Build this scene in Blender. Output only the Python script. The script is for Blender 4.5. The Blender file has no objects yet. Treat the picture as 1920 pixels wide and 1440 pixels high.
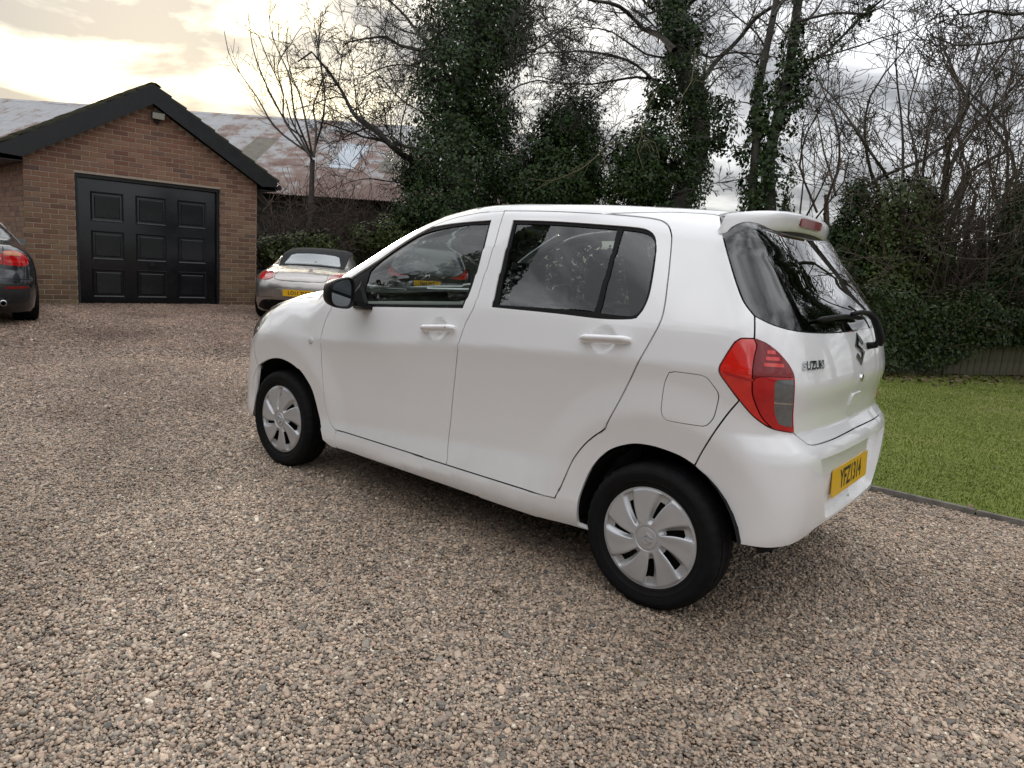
import bpy, bmesh, math, random
import numpy as np
from mathutils import Vector, Matrix, noise
from mathutils.geometry import delaunay_2d_cdt

scene = bpy.context.scene
COL = scene.collection
rng = np.random.default_rng(7)
random.seed(7)

# ------------------------------------------------------------------ camera
def cam_axes(yaw, pitch, roll):
    f = np.array([math.cos(pitch)*math.cos(yaw), math.cos(pitch)*math.sin(yaw), math.sin(pitch)])
    r = np.cross(f, [0, 0, 1]); r /= np.linalg.norm(r); u = np.cross(r, f)
    c, s = math.cos(roll), math.sin(roll)
    return c*r+s*u, -s*r+c*u, f
CAM = np.array([-1.206, 3.161, 1.278])
CR, CU, CF = cam_axes(-.894, -.167, .068)
cd = bpy.data.cameras.new('camera'); cam = bpy.data.objects.new('camera', cd); COL.objects.link(cam)
cd.sensor_width = 36; cd.lens = 36*1355.08/1920; cd.clip_start = .05; cd.clip_end = 2000
m = Matrix.Identity(4)
for i in range(3):
    m[i][0], m[i][1], m[i][2], m[i][3] = CR[i], CU[i], -CF[i], CAM[i]
cam.matrix_world = m
scene.camera = cam

# ------------------------------------------------------------------ sky, sun, exposure
SUN_AZ, SUN_EL = math.radians(-25.5), math.radians(13.5)       # where the glow sits behind the clouds
SUN_DIR = (math.cos(SUN_EL)*math.cos(SUN_AZ), math.cos(SUN_EL)*math.sin(SUN_AZ), math.sin(SUN_EL))
world = bpy.data.worlds.new('World'); scene.world = world; world.use_nodes = True
CLOUD_OFF = (1.3, .4, 0)
def build_sky():
    nt = world.node_tree; nt.nodes.clear(); N = nt.nodes.new; L = nt.links.new
    def math_(op, a, b=None, c=None, clamp=False):
        n = N('ShaderNodeMath'); n.operation = op; n.use_clamp = clamp
        for i, v in enumerate((a, b, c)):
            if v is None: continue
            if isinstance(v, (int, float)): n.inputs[i].default_value = v
            else: L(v, n.inputs[i])
        return n.outputs[0]
    out = N('ShaderNodeOutputWorld'); bg = N('ShaderNodeBackground'); bg.inputs[1].default_value = .1
    sky = N('ShaderNodeTexSky'); sky.sky_type = 'NISHITA'; sky.sun_disc = False
    sky.sun_elevation = SUN_EL; sky.sun_rotation = math.pi/2-SUN_AZ
    tc = N('ShaderNodeTexCoord'); sep = N('ShaderNodeSeparateXYZ'); L(tc.outputs['Generated'], sep.inputs[0])
    up = math_('MAXIMUM', sep.outputs[2], 0.0)
    k = math_('ADD', up, .16)
    cx = math_('DIVIDE', sep.outputs[0], k); cy = math_('DIVIDE', sep.outputs[1], k)
    cmb = N('ShaderNodeCombineXYZ'); L(cx, cmb.inputs[0]); L(cy, cmb.inputs[1])
    n1 = N('ShaderNodeTexNoise'); n1.inputs['Scale'].default_value = 2.1; n1.inputs['Detail'].default_value = 7; n1.inputs['Roughness'].default_value = .55; n1.inputs['Distortion'].default_value = .25
    mpp = N('ShaderNodeMapping'); mpp.inputs['Location'].default_value = CLOUD_OFF; L(cmb.outputs[0], mpp.inputs[0]); L(mpp.outputs[0], n1.inputs['Vector'])
    ramp = N('ShaderNodeValToRGB'); L(n1.outputs[0], ramp.inputs[0])
    e = ramp.color_ramp.elements; e[0].position = .40; e[0].color = (0, 0, 0, 1); e[1].position = .63; e[1].color = (1, 1, 1, 1)
    dot = N('ShaderNodeVectorMath'); dot.operation = 'DOT_PRODUCT'; L(tc.outputs['Generated'], dot.inputs[0]); dot.inputs[1].default_value = SUN_DIR
    dp = math_('MAXIMUM', dot.outputs['Value'], 0.0)
    g1 = math_('POWER', dp, 55.0); g2 = math_('POWER', dp, 9.0)
    # overcast luminance rises from the horizon to the zenith
    lum = math_('MULTIPLY_ADD', up, 1.55, .50)
    mixc = N('ShaderNodeMix'); mixc.data_type = 'RGBA'; L(ramp.outputs[0], mixc.inputs[0])
    mixc.inputs[6].default_value = (.285, .29, .305, 1); mixc.inputs[7].default_value = (.80, .81, .84, 1)
    sc = N('ShaderNodeVectorMath'); sc.operation = 'SCALE'; L(mixc.outputs[2], sc.inputs[0]); L(lum, sc.inputs['Scale'])
    # the veiled sun: a warm glow, stronger where the cloud is thin
    thin = math_('MULTIPLY_ADD', math_('POWER', ramp.outputs[0], 1.4), 1.0, .07)
    gl = math_('MULTIPLY', math_('MULTIPLY_ADD', g1, .85, math_('MULTIPLY', g2, .50)), thin)
    glc = N('ShaderNodeVectorMath'); glc.operation = 'SCALE'; glc.inputs[0].default_value = (1.0, .77, .24); L(gl, glc.inputs['Scale'])
    add = N('ShaderNodeVectorMath'); add.operation = 'ADD'; L(sc.outputs[0], add.inputs[0]); L(glc.outputs[0], add.inputs[1])
    s10 = N('ShaderNodeVectorMath'); s10.operation = 'SCALE'; s10.inputs['Scale'].default_value = 10.0; L(add.outputs[0], s10.inputs[0])
    fin = N('ShaderNodeMix'); fin.data_type = 'RGBA'; fin.inputs[0].default_value = .93; L(sky.outputs[0], fin.inputs[6]); L(s10.outputs[0], fin.inputs[7])
    L(fin.outputs[2], bg.inputs[0]); L(bg.outputs[0], out.inputs[0])
build_sky()
sd = bpy.data.lights.new('sun', 'SUN'); sun = bpy.data.objects.new('sun', sd); COL.objects.link(sun)
sd.energy = 1.3; sd.angle = math.radians(13); sd.color = (1.0, .90, .74)
sun.rotation_euler = Vector(SUN_DIR).to_track_quat('Z', 'Y').to_euler()
vs = scene.view_settings; vs.view_transform = 'Standard'; vs.look = 'None'; vs.gamma = 1; vs.exposure = 0.74; vs.use_curve_mapping = False
scene.cycles.max_bounces = 8; scene.cycles.transparent_max_bounces = 16
scene.cycles.caustics_reflective = False; scene.cycles.caustics_refractive = False
scene.cycles.use_denoising = True

# ------------------------------------------------------------------ materials
MATS = {}
def mat(name, col, rough=.5, metal=0., coat=0., var=0., scale=30., bump=0., bscale=200., spec=.5, rvar=0., col2=None):
    """principled material with a little procedural variation of its colour, gloss and relief"""
    if name in MATS: return MATS[name]
    M = bpy.data.materials.new(name); M.use_nodes = True; nt = M.node_tree; N = nt.nodes.new; L = nt.links.new
    b = nt.nodes['Principled BSDF']
    b.inputs['Base Color'].default_value = (*col, 1); b.inputs['Roughness'].default_value = rough; b.inputs['Metallic'].default_value = metal
    b.inputs['Coat Weight'].default_value = coat; b.inputs['Coat Roughness'].default_value = .025; b.inputs['Coat IOR'].default_value = 1.6; b.inputs['Specular IOR Level'].default_value = spec
    tc = N('ShaderNodeTexCoord')
    if var or col2:
        n = N('ShaderNodeTexNoise'); n.inputs['Scale'].default_value = scale; n.inputs['Detail'].default_value = 5; L(tc.outputs['Object'], n.inputs['Vector'])
        r = N('ShaderNodeValToRGB'); L(n.outputs[0], r.inputs[0]); e = r.color_ramp.elements; e[0].position = .3; e[1].position = .7
        c2 = col2 or tuple(min(1, c*(1+var)) for c in col); c1 = col if col2 else tuple(c*(1-var) for c in col)
        e[0].color = (*c1, 1); e[1].color = (*c2, 1); L(r.outputs[0], b.inputs['Base Color'])
        if rvar:
            mr = N('ShaderNodeMapRange'); mr.inputs[3].default_value = max(0, rough-rvar); mr.inputs[4].default_value = min(1, rough+rvar); L(n.outputs[0], mr.inputs[0]); L(mr.outputs[0], b.inputs['Roughness'])
    if bump:
        n2 = N('ShaderNodeTexNoise'); n2.inputs['Scale'].default_value = bscale; n2.inputs['Detail'].default_value = 4; L(tc.outputs['Object'], n2.inputs['Vector'])
        bp = N('ShaderNodeBump'); bp.inputs['Strength'].default_value = bump; bp.inputs['Distance'].default_value = .01; L(n2.outputs[0], bp.inputs['Height']); L(bp.outputs[0], b.inputs['Normal'])
    MATS[name] = M; return M
def glass_mat(name, tint, gloss=1.0, rough=0.0):
    """thin tinted sheet: lets light through straight, mirrors by fresnel"""
    if name in MATS: return MATS[name]
    M = bpy.data.materials.new(name); M.use_nodes = True; nt = M.node_tree; nt.nodes.clear(); N = nt.nodes.new; L = nt.links.new
    o = N('ShaderNodeOutputMaterial'); mx = N('ShaderNodeMixShader'); tr = N('ShaderNodeBsdfTransparent'); gl = N('ShaderNodeBsdfGlossy')
    ge = N('ShaderNodeNewGeometry'); dt = N('ShaderNodeVectorMath'); dt.operation = 'DOT_PRODUCT'; L(ge.outputs['Incoming'], dt.inputs[0]); L(ge.outputs['Normal'], dt.inputs[1])
    def mt(op, x, y=None):
        n = N('ShaderNodeMath'); n.operation = op
        for i, v in enumerate((x, y)):
            if isinstance(v, float): n.inputs[i].default_value = v
            elif v is not None: L(v, n.inputs[i])
        return n.outputs[0]
    p5 = mt('POWER', mt('SUBTRACT', 1.0, mt('ABSOLUTE', dt.outputs['Value'])), 5.0)     # Schlick, the same from both sides of the sheet
    mm = N('ShaderNodeMath'); mm.operation = 'MULTIPLY'; mm.use_clamp = True; mm.inputs[1].default_value = 1.9*gloss; L(mt('ADD', mt('MULTIPLY', p5, .957), .043), mm.inputs[0])
    tr.inputs[0].default_value = (*tint, 1); gl.inputs['Roughness'].default_value = rough; gl.inputs['Color'].default_value = (1, 1, 1, 1)
    L(mm.outputs[0], mx.inputs[0]); L(tr.outputs[0], mx.inputs[1]); L(gl.outputs[0], mx.inputs[2]); L(mx.outputs[0], o.inputs[0])
    MATS[name] = M; return M

# ------------------------------------------------------------------ objects
def link(o, parent=None, label=None, cat=None, group=None, kind=None):
    COL.objects.link(o)
    if parent is not None: o.parent = parent
    if label: o['label'] = label
    if cat: o['category'] = cat
    if group: o['group'] = group
    if kind: o['kind'] = kind
    return o
def empty(name, label, cat, loc=(0, 0, 0), rz=0., group=None):
    o = bpy.data.objects.new(name, None); o.location = loc; o.rotation_euler = (0, 0, rz); o.empty_display_size = .1
    return link(o, None, label, cat, group)
def mesh_obj(name, V, Fc, m, parent=None, smooth=False, normals=None, **kw):
    me = bpy.data.meshes.new(name)
    me.from_pydata([tuple(map(float, v)) for v in V], [], [tuple(int(i) for i in f) for f in Fc])
    if smooth or normals is not None: me.polygons.foreach_set('use_smooth', [True]*len(me.polygons))
    me.update()
    if normals is not None: me.normals_split_custom_set_from_vertices([tuple(map(float, n)) for n in normals])
    for mm in (m if isinstance(m, (list, tuple)) else [m]): me.materials.append(mm)
    return link(bpy.data.objects.new(name, me), parent, **kw)
def obj_of(name, me, parent=None, loc=(0, 0, 0), rot=(0, 0, 0), scale=(1, 1, 1), **kw):
    o = bpy.data.objects.new(name, me); o.location = loc; o.rotation_euler = rot; o.scale = scale
    return link(o, parent, **kw)
def bm_mesh(name, bm, m, smooth=False, angle=None):
    me = bpy.data.meshes.new(name); bm.to_mesh(me); bm.free()
    if smooth or angle:
        me.polygons.foreach_set('use_smooth', [True]*len(me.polygons))
        if angle: me.set_sharp_from_angle(angle=math.radians(angle))
    me.materials.append(m); return me
def bm_box(bm, lo, hi, bevel=0., seg=2):
    r = bmesh.ops.create_cube(bm, size=1.0); vs = r['verts']
    for v in vs:
        v.co = Vector([(lo[i]+hi[i])/2+v.co[i]*(hi[i]-lo[i]) for i in range(3)])
    if bevel:
        es = list({e for v in vs for e in v.link_edges})
        bmesh.ops.bevel(bm, geom=es, offset=bevel, segments=seg, affect='EDGES', profile=.5)
def box(name, lo, hi, m, parent=None, bevel=0., seg=2, **kw):
    bm = bmesh.new(); bm_box(bm, lo, hi, bevel, seg)
    return link(bpy.data.objects.new(name, bm_mesh(name, bm, m, angle=40 if bevel else None)), parent, **kw)
class MB:
    """collects vertices and faces"""
    def __init__(s): s.V = []; s.F = []; s.n = 0
    def add(s, V, F):
        s.V.extend(V); s.F.extend([tuple(i+s.n for i in f) for f in F]); s.n += len(V)
    def tube(s, pts, rad, sides=6, cap=True):
        pts = [np.array(p, float) for p in pts]; n = len(pts); V = []; up = None
        for i, p in enumerate(pts):
            d = pts[min(i+1, n-1)]-pts[max(i-1, 0)]; d = d/(np.linalg.norm(d)+1e-9)
            if up is None:
                a = np.array([0, 0, 1.]) if abs(d[2]) < .9 else np.array([1., 0, 0]); up = np.cross(d, a)
            up = up-d*(up@d); up /= np.linalg.norm(up)+1e-9; w = np.cross(d, up)
            r = rad[i] if hasattr(rad, '__len__') else rad
            for k in range(sides):
                a = 2*math.pi*k/sides; V.append(p+r*(math.cos(a)*up+math.sin(a)*w))
        F = [(i*sides+k, i*sides+(k+1) % sides, (i+1)*sides+(k+1) % sides, (i+1)*sides+k) for i in range(n-1) for k in range(sides)]
        if cap: F += [tuple(range(sides))[::-1], tuple((n-1)*sides+k for k in range(sides))]
        s.add(V, F)
    def box(s, lo, hi):
        V = [(x, y, z) for x in (lo[0], hi[0]) for y in (lo[1], hi[1]) for z in (lo[2], hi[2])]
        s.add(V, [(0, 1, 3, 2), (4, 6, 7, 5), (0, 4, 5, 1), (2, 3, 7, 6), (0, 2, 6, 4), (1, 5, 7, 3)])
    def loft(s, secs, closed=True, caps=True):
        n = len(secs[0]); V = [p for q in secs for p in q]; F = []
        for i in range(len(secs)-1):
            for k in range(n if closed else n-1):
                a, b = i*n+k, i*n+(k+1) % n; F.append((a, b, b+n, a+n))
        if caps: F += [tuple(range(n))[::-1], tuple((len(secs)-1)*n+k for k in range(n))]
        s.add(V, F)
    def obj(s, name, m, parent=None, smooth=False, angle=None, **kw):
        o = mesh_obj(name, s.V, s.F, m, parent, smooth or bool(angle), **kw)
        if angle: o.data.set_sharp_from_angle(angle=math.radians(angle))
        return o
def lathe(prof, n=48, axis='y'):
    """profile of (radius, height) turned about an axis; closed ring of quads"""
    V = []; F = []; k = len(prof)
    for i in range(n):
        a = 2*math.pi*i/n
        for r, h in prof: V.append((r*math.cos(a), h, r*math.sin(a)))
    for i in range(n):
        j = (i+1) % n
        for q in range(k-1): F.append((i*k+q, i*k+q+1, j*k+q+1, j*k+q))
    return V, F
def text_mesh(s, size=.1, bold=0., sx=1., spacing=1., depth=0.):
    c = bpy.data.curves.new('t', 'FONT'); c.body = s; c.size = size; c.offset = bold*size; c.align_x = 'CENTER'; c.align_y = 'CENTER'; c.space_character = spacing; c.extrude = depth; c.resolution_u = 3
    o = bpy.data.objects.new('t', c); COL.objects.link(o); bpy.context.view_layer.update()
    me = bpy.data.meshes.new_from_object(o.evaluated_get(bpy.context.evaluated_depsgraph_get()))
    bpy.data.objects.remove(o); bpy.data.curves.remove(c)
    V = np.array([v.co[:] for v in me.vertices]).reshape(-1, 3); V[:, 0] *= sx
    Fc = [tuple(p.vertices) for p in me.polygons]; bpy.data.meshes.remove(me)
    return V, Fc

# ------------------------------------------------------------------ curved panels cut from a surface
def cr(pts, step=.012):
    """open Catmull-Rom curve through points"""
    P = [np.array(p, float) for p in pts]
    if len(P) == 2:
        n = max(1, int(np.linalg.norm(P[1]-P[0])/step)); return [P[0]+(P[1]-P[0])*i/n for i in range(n)]+[P[1]]
    Q = [2*P[0]-P[1]]+P+[2*P[-1]-P[-2]]; out = []
    for i in range(1, len(Q)-2):
        n = max(1, int(np.linalg.norm(Q[i+1]-Q[i])/step))
        for k in range(n):
            t = k/n; a, b, c, d = Q[i-1], Q[i], Q[i+1], Q[i+2]
            out.append(.5*((2*b)+(-a+c)*t+(2*a-5*b+4*c-d)*t*t+(-a+3*b-3*c+d)*t**3))
    return out+[P[-1]]
def poly(*segs, step=.012):
    out = []
    for s in segs:
        for p in cr(s, step):
            if not out or np.linalg.norm(p-out[-1]) > 1e-4: out.append(p)
    if np.linalg.norm(out[0]-out[-1]) < 1e-4: out.pop()
    return np.array(out)
def area2(P): return np.sum(P[:, 0]*np.roll(P[:, 1], -1)-np.roll(P[:, 0], -1)*P[:, 1])
def inset(P, d):
    """move a closed loop towards its inside by d"""
    if area2(P) < 0: return inset(P[::-1], d)[::-1]
    e = np.roll(P, -1, 0)-P; e /= np.linalg.norm(e, axis=1)[:, None]+1e-12
    n = np.stack([-e[:, 1], e[:, 0]], 1); n0 = np.roll(n, 1, 0); b = n+n0; q = np.maximum((b*b).sum(1)/2, .5)
    return P+d*b/q[:, None]
def inside(P, q):
    x, y = q[:, 0], q[:, 1]; c = np.zeros(len(q), bool); n = len(P)
    for i in range(n):
        x1, y1 = P[i]; x2, y2 = P[(i+1) % n]
        if y1 == y2: continue
        c ^= ((y1 > y) != (y2 > y)) & (x < (x2-x1)*(y-y1)/(y2-y1)+x1)
    return c
def near_edge(P, q, d):
    c = {}; h = d*1.001
    for i, p in enumerate(P): c.setdefault((int(p[0]//h), int(p[1]//h)), []).append(p)
    out = np.zeros(len(q), bool)
    for i, p in enumerate(q):
        a, b = int(p[0]//h), int(p[1]//h)
        out[i] = any((r[0]-p[0])**2+(r[1]-p[1])**2 < d*d for u in (a-1, a, a+1) for v in (b-1, b, b+1) for r in c.get((u, v), ()))
    return out
def panel(name, outer, mapf, nf, m, parent=None, holes=(), grid=.022, off=0., gap=.002, rim=.012, hrim=None, hgap=0., fine=(), mirror=False, both=False, rim_dir=None, **kw):
    """a piece of a curved surface: outline(s) in the surface's own flat coordinates, lifted on to it, edges turned inward"""
    outer = np.array(outer); o = inset(outer, gap) if gap else outer
    hs = [inset(np.array(h), -hgap) if hgap else np.array(h) for h in holes]
    lo, hi = o.min(0), o.max(0)
    gx, gy = np.meshgrid(np.arange(lo[0]+grid/2, hi[0], grid), np.arange(lo[1]+grid/2, hi[1], grid*.86))
    gx[1::2] += grid/2
    g = np.stack([gx.ravel(), gy.ravel()], 1)
    for (c, r, s) in fine:
        fx, fy = np.meshgrid(np.arange(c[0]-r, c[0]+r, s), np.arange(c[1]-r, c[1]+r, s)); g = g[((g-c)**2).sum(1) > r*r]
        ff = np.stack([fx.ravel(), fy.ravel()], 1); ff = ff[((ff-c)**2).sum(1) < r*r]; g = np.concatenate([g, ff])
    k = inside(o, g) & ~near_edge(o, g, grid*.45)
    for h in hs: k &= ~inside(h, g) & ~near_edge(h, g, grid*.45)
    g = g[k]
    loops = [o]+hs; pts = []; edges = []
    for Lp in loops:
        b = len(pts); n = len(Lp); pts += [Vector(p) for p in Lp]; edges += [(b+i, b+(i+1) % n) for i in range(n)]
    nb = len(pts); pts += [Vector(p) for p in g]
    vo, _, fo, orig, _, _ = delaunay_2d_cdt(pts, edges, [], 0, 1e-7)
    UV = np.array([v[:] for v in vo]); T = np.array([f for f in fo if len(f) == 3]); c = UV[T].mean(1)
    k = inside(o, c)
    for h in hs: k &= ~inside(h, c)
    T = T[k]
    P = mapf(UV); Nn = nf(P); P = P+Nn*off
    tn = np.cross(P[T[:, 1]]-P[T[:, 0]], P[T[:, 2]]-P[T[:, 0]]); fl = (tn*Nn[T].mean(1)).sum(1) < 0
    T[fl] = T[fl][:, ::-1]
    V = list(P); NN = list(Nn); Fc = [tuple(t) for t in T]
    for li, Lp in enumerate(loops):
        rr = rim if li == 0 else (hrim if hrim is not None else rim)
        if not rr: continue
        p = mapf(Lp); nn = nf(p); p = p+nn*off
        d = np.roll(p, -1, 0)-np.roll(p, 1, 0); sgn = 1 if (area2(Lp) > 0) == (li == 0) else -1
        # outward side direction, found by comparing with the flat inset
        q = mapf(inset(Lp, 1e-3 if li == 0 else -1e-3)); sd_ = mapf(Lp)-q; sd_ /= np.linalg.norm(sd_, axis=1)[:, None]+1e-12
        inn = -nn*rr if rim_dir is None else np.array(rim_dir)*rr
        b0 = len(V); n = len(Lp)
        V += list(p); NN += list(sd_); V += list(p+inn); NN += list(sd_)
        for i in range(n):
            j = (i+1) % n; f = (b0+i, b0+j, b0+n+j, b0+n+i)
            a = np.cross(V[f[1]]-V[f[0]], V[f[2]]-V[f[0]])
            Fc.append(f if a@sd_[i] > 0 else f[::-1])
    V = np.array(V); NN = np.array(NN); out = []
    for mi in ((False, True) if both else (mirror,)):
        if mi: V2 = V*[1, -1, 1]; N2 = NN*[1, -1, 1]; F2 = [f[::-1] for f in Fc]
        else: V2, N2, F2 = V, NN, Fc
        out.append(mesh_obj(name, V2, F2, m, parent, normals=N2, **kw))
    return out if both else out[0]

# ---- implicit surface of the hatchback (car frame: x forward from the rear axle, y to its left, z up)
def sp(t, s): return s*np.logaddexp(0.0, t/s)
def smax(a, b, k):
    h = np.maximum(k-np.abs(a-b), 0.0); return np.maximum(a, b)+h*h/(4*k)
def smooth01(t):
    t = np.clip(t, 0, 1); return t*t*(3-2*t)
def pch(xk, yk):
    xk = np.array(xk, float); yk = np.array(yk, float); h = np.diff(xk); d = np.diff(yk)/h
    m = np.zeros(len(xk)); m[0], m[-1] = d[0], d[-1]
    for i in range(1, len(xk)-1):
        if d[i-1]*d[i] > 0:
            w1, w2 = 2*h[i]+h[i-1], h[i]+2*h[i-1]; m[i] = (w1+w2)/(w1/d[i-1]+w2/d[i])
    def f(x):
        x = np.clip(x, xk[0], xk[-1]); i = np.clip(np.searchsorted(xk, x)-1, 0, len(h)-1)
        t = (x-xk[i])/h[i]; t2 = t*t; t3 = t2*t
        return (2*t3-3*t2+1)*yk[i]+(t3-2*t2+t)*h[i]*m[i]+(-2*t3+3*t2)*yk[i+1]+(t3-t2)*h[i]*m[i+1]
    return f
WB = 2.425; WR = .28
c_crease = pch([-.6, -.2, .1, .55, 1.03, 1.63, 2.05, 2.6, 3.2], [.955, .957, .95, .928, .893, .826, .795, .78, .77])
c_belt = pch([-.6, 0, .3, .87, 1.04, 1.85, 2.2, 3.2], [1.10, 1.09, 1.083, 1.074, 1.057, .99, .965, .9])
def side_w(x, z):
    zc = c_crease(x); zl = .364+.0845*(1.91-np.clip(x, .3, 2.1)); zb = c_belt(x)
    fd = smooth01((2.45-x)/.5)                         # creases die out in the front wing
    d = np.maximum(zc-z, 0)
    w = .802-.22*sp(z-zc, .0045)*(.35+.65*fd)
    w = w-.125*sp(zc-z, .0045)*(.3+.7*fd)+.155*np.minimum(d, .6)**2
    w = w+.22*fd*sp(zl-z, .006)*smooth01((x-.25)/.4)
    w = w-.62*sp(.245-z, .02)-.1*sp(.30-z, .01)
    u = z-zb
    w = w-.17*sp(u, .012)-.16*np.maximum(u, 0)**2
    w = w-.05*np.clip(u/.45, 0, 1)*smooth01((.75-x)/.9)
    w = w-.66*np.maximum(x-2.5, 0)**2-.2*np.maximum(.15-x, 0)**2
    for xh, zh in ((1.167, .950), (.266, 1.008)):      # hand cups behind the door handles
        w = w-.013*smooth01(1.25*(1-((x-xh)/.062)**2-((z-zh)/.054)**2))
    for xw in (0.0, WB):
        r = np.hypot(x-xw, z-WR)
        w = w+.016*smooth01((.62-r)/.15)-.11*sp(.47-r, .005)*smooth01((z-.20)/.2)
    return w
c_rear = pch([.1, .2, .26, .32, .40, .55, .64, .68, .72, .745, .80, .91, .96, 1.02, 1.09, 1.15, 1.3, 1.45, 1.6],
             [-.36, -.40, -.455, -.498, -.518, -.524, -.522, -.512, -.480, -.462, -.464, -.482, -.474, -.460, -.438, -.412, -.305, -.195, -.085])
c_top = pch([-1, -.3, 0, .3, .6, .9, 1.1, 1.3, 1.45, 1.6, 1.8, 2.0, 2.2, 2.32, 2.4, 2.55, 2.75, 2.88, 2.98, 3.06, 3.2, 3.5],
            [1.46, 1.528, 1.547, 1.560, 1.567, 1.568, 1.565, 1.551, 1.528, 1.49, 1.405, 1.30, 1.19, 1.100, 1.052, 1.005, .945, .893, .832, .757, .62, .2])
c_front = pch([.1, .2, .3, .45, .6, .72, .82, .95, 1.1], [2.97, 3.02, 3.09, 3.125, 3.12, 3.09, 3.03, 2.9, 2.7])
def car_f(p):
    x, y, z = p[..., 0], np.abs(p[..., 1]), p[..., 2]
    s = (y-side_w(x, z))
    y2 = y*y
    r = c_rear(z)+.06*y2+.15*y2*y2-x
    f = x-(c_front(z)-.10*y2-.16*y2*y2)
    gh = smooth01((2.5-x)/.5)
    t = (z-(c_top(x+.35*y2*smooth01((x-.9)/.5)*smooth01((2.45-x)/.3))-(.10-.06*(1-gh))*y2-.10*(1-gh)*y2*y2))*np.where(x > 1.2, .85, 1.0)
    k = .16-.06*smooth01((2.4-x)/.4)-.03*smooth01((1.5-x)/.5)+.05*smooth01((.6-x)/.6)
    a = smax(s, t, k)
    a = smax(a, r, .16-.10*smooth01((z-1.36)/.10))
    return smax(a, f, .22)
def car_n(p, e=1e-3):
    g = np.stack([car_f(p+np.array(d)*e)-car_f(p-np.array(d)*e) for d in ((1, 0, 0), (0, 1, 0), (0, 0, 1))], -1)
    return g/np.linalg.norm(g, axis=-1)[..., None]
def shoot(F, o, d, t0, t1, n=14):
    """first crossing of F going from t0 (outside) towards t1: coarse march, then false position"""
    ts = np.linspace(t0, t1, n); hit = np.full(len(o), -1); pv = None
    a = np.zeros(len(o)); b = a.copy(); fa = a.copy(); fb = a.copy()
    for i, t in enumerate(ts):
        v = F(o+d*t); new = (hit < 0) & (v < 0)
        if new.any():
            hit[new] = i; a[new] = ts[max(i-1, 0)]; b[new] = t; fb[new] = v[new]; fa[new] = (v if pv is None else pv)[new]
        pv = v
        if (hit >= 0).all(): break
    for k in range(9):
        m = np.where(np.abs(fa-fb) > 1e-12, b-fb*(b-a)/(fb-fa+1e-30), b) if k % 3 < 2 else (a+b)/2
        v = F(o+d*m[:, None]); neg = v < 0
        b = np.where(neg, m, b); fb = np.where(neg, v, fb); a = np.where(neg, a, m); fa = np.where(neg, fa, v)
    return o+d*b[:, None], hit >= 0
XP, XQ, RR = .25, 2.3, .75                              # pivots of the unrolled outline and its arc scale
S_REAR = XP-np.pi/2*RR; S_FRONT = XQ+np.pi/2*RR
def wall(uv, F=None):
    """unrolled (s, z) -> point: straight out along y between the pivots, turning about them at the two ends"""
    F = F or car_f; s, z = uv[:, 0], uv[:, 1]
    xo = np.clip(s, XP, XQ); th = (s-xo)/RR
    o = np.stack([xo, 0*s, z], 1); d = np.stack([np.sin(th), np.cos(th), 0*s], 1)
    return shoot(F, o, d, 1.0, .35)[0]
def wall_inv(p):
    x, y, z = p[:, 0], p[:, 1], p[:, 2]
    xo = np.clip(x, XP, XQ); th = np.arctan2(x-xo, y)
    return np.stack([xo+th*RR, z], 1)
def topm(uv, F=None):
    F = F or car_f; o = np.stack([uv[:, 0], uv[:, 1], 0*uv[:, 0]], 1); d = np.zeros_like(o); d[:, 2] = 1
    return shoot(F, o, d, 1.7, .6)[0]

# ================================================================== ground, gravel, lawn
def spot(px, py, D):
    """a point of the place: picture position of the photograph and distance along the view axis -> metres"""
    return CAM+D*(CF+CR*(px-960)/1355.08-CU*(py-720)/1355.08)
def on_ground(px, D):
    a = CF+CR*(px-960)/1355.08; t = (-CAM[2]/D-a[2])/CU[2]; return CAM+D*(a+CU*t)
def fast_mesh(name, V, F, m, parent=None, smooth=False, **kw):
    me = bpy.data.meshes.new(name); V = np.ascontiguousarray(V, np.float32); F = np.ascontiguousarray(F, np.int32); k = F.shape[1]
    me.vertices.add(len(V)); me.vertices.foreach_set('co', V.ravel()); me.loops.add(F.size); me.loops.foreach_set('vertex_index', F.ravel())
    me.polygons.add(len(F)); me.polygons.foreach_set('loop_start', np.arange(0, F.size, k, dtype=np.int32)); me.polygons.foreach_set('loop_total', np.full(len(F), k, np.int32))
    me.update(calc_edges=True); me.validate()
    if smooth: me.polygons.foreach_set('use_smooth', [True]*len(me.polygons))
    me.materials.append(m); return link(bpy.data.objects.new(name, me), parent, **kw)

def ramp_of(nt, fac, stops, interp='LINEAR'):
    r = nt.nodes.new('ShaderNodeValToRGB'); nt.links.new(fac, r.inputs[0]); e = r.color_ramp.elements; r.color_ramp.interpolation = interp
    while len(e) < len(stops): e.new(.5)
    for q, (p, c) in zip(e, stops): q.position = p; q.color = (*c, 1)
    return r.outputs[0]
STONE = [(0, (0.112, 0.102, 0.090)), (.10, (0.379, 0.303, 0.235)), (.19, (0.547, 0.418, 0.318)), (.28, (0.179, 0.166, 0.142)), (.37, (0.497, 0.379, 0.293)), (.45, (0.110, 0.106, 0.097)), (.53, (0.459, 0.386, 0.304)), (.61, (0.616, 0.469, 0.346)), (.69, (0.292, 0.264, 0.221)), (.77, (0.508, 0.360, 0.270)), (.84, (0.664, 0.552, 0.430)), (.90, (0.147, 0.132, 0.114)), (.96, (0.396, 0.278, 0.197)), (1., (0.886, 0.814, 0.680))]
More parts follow.
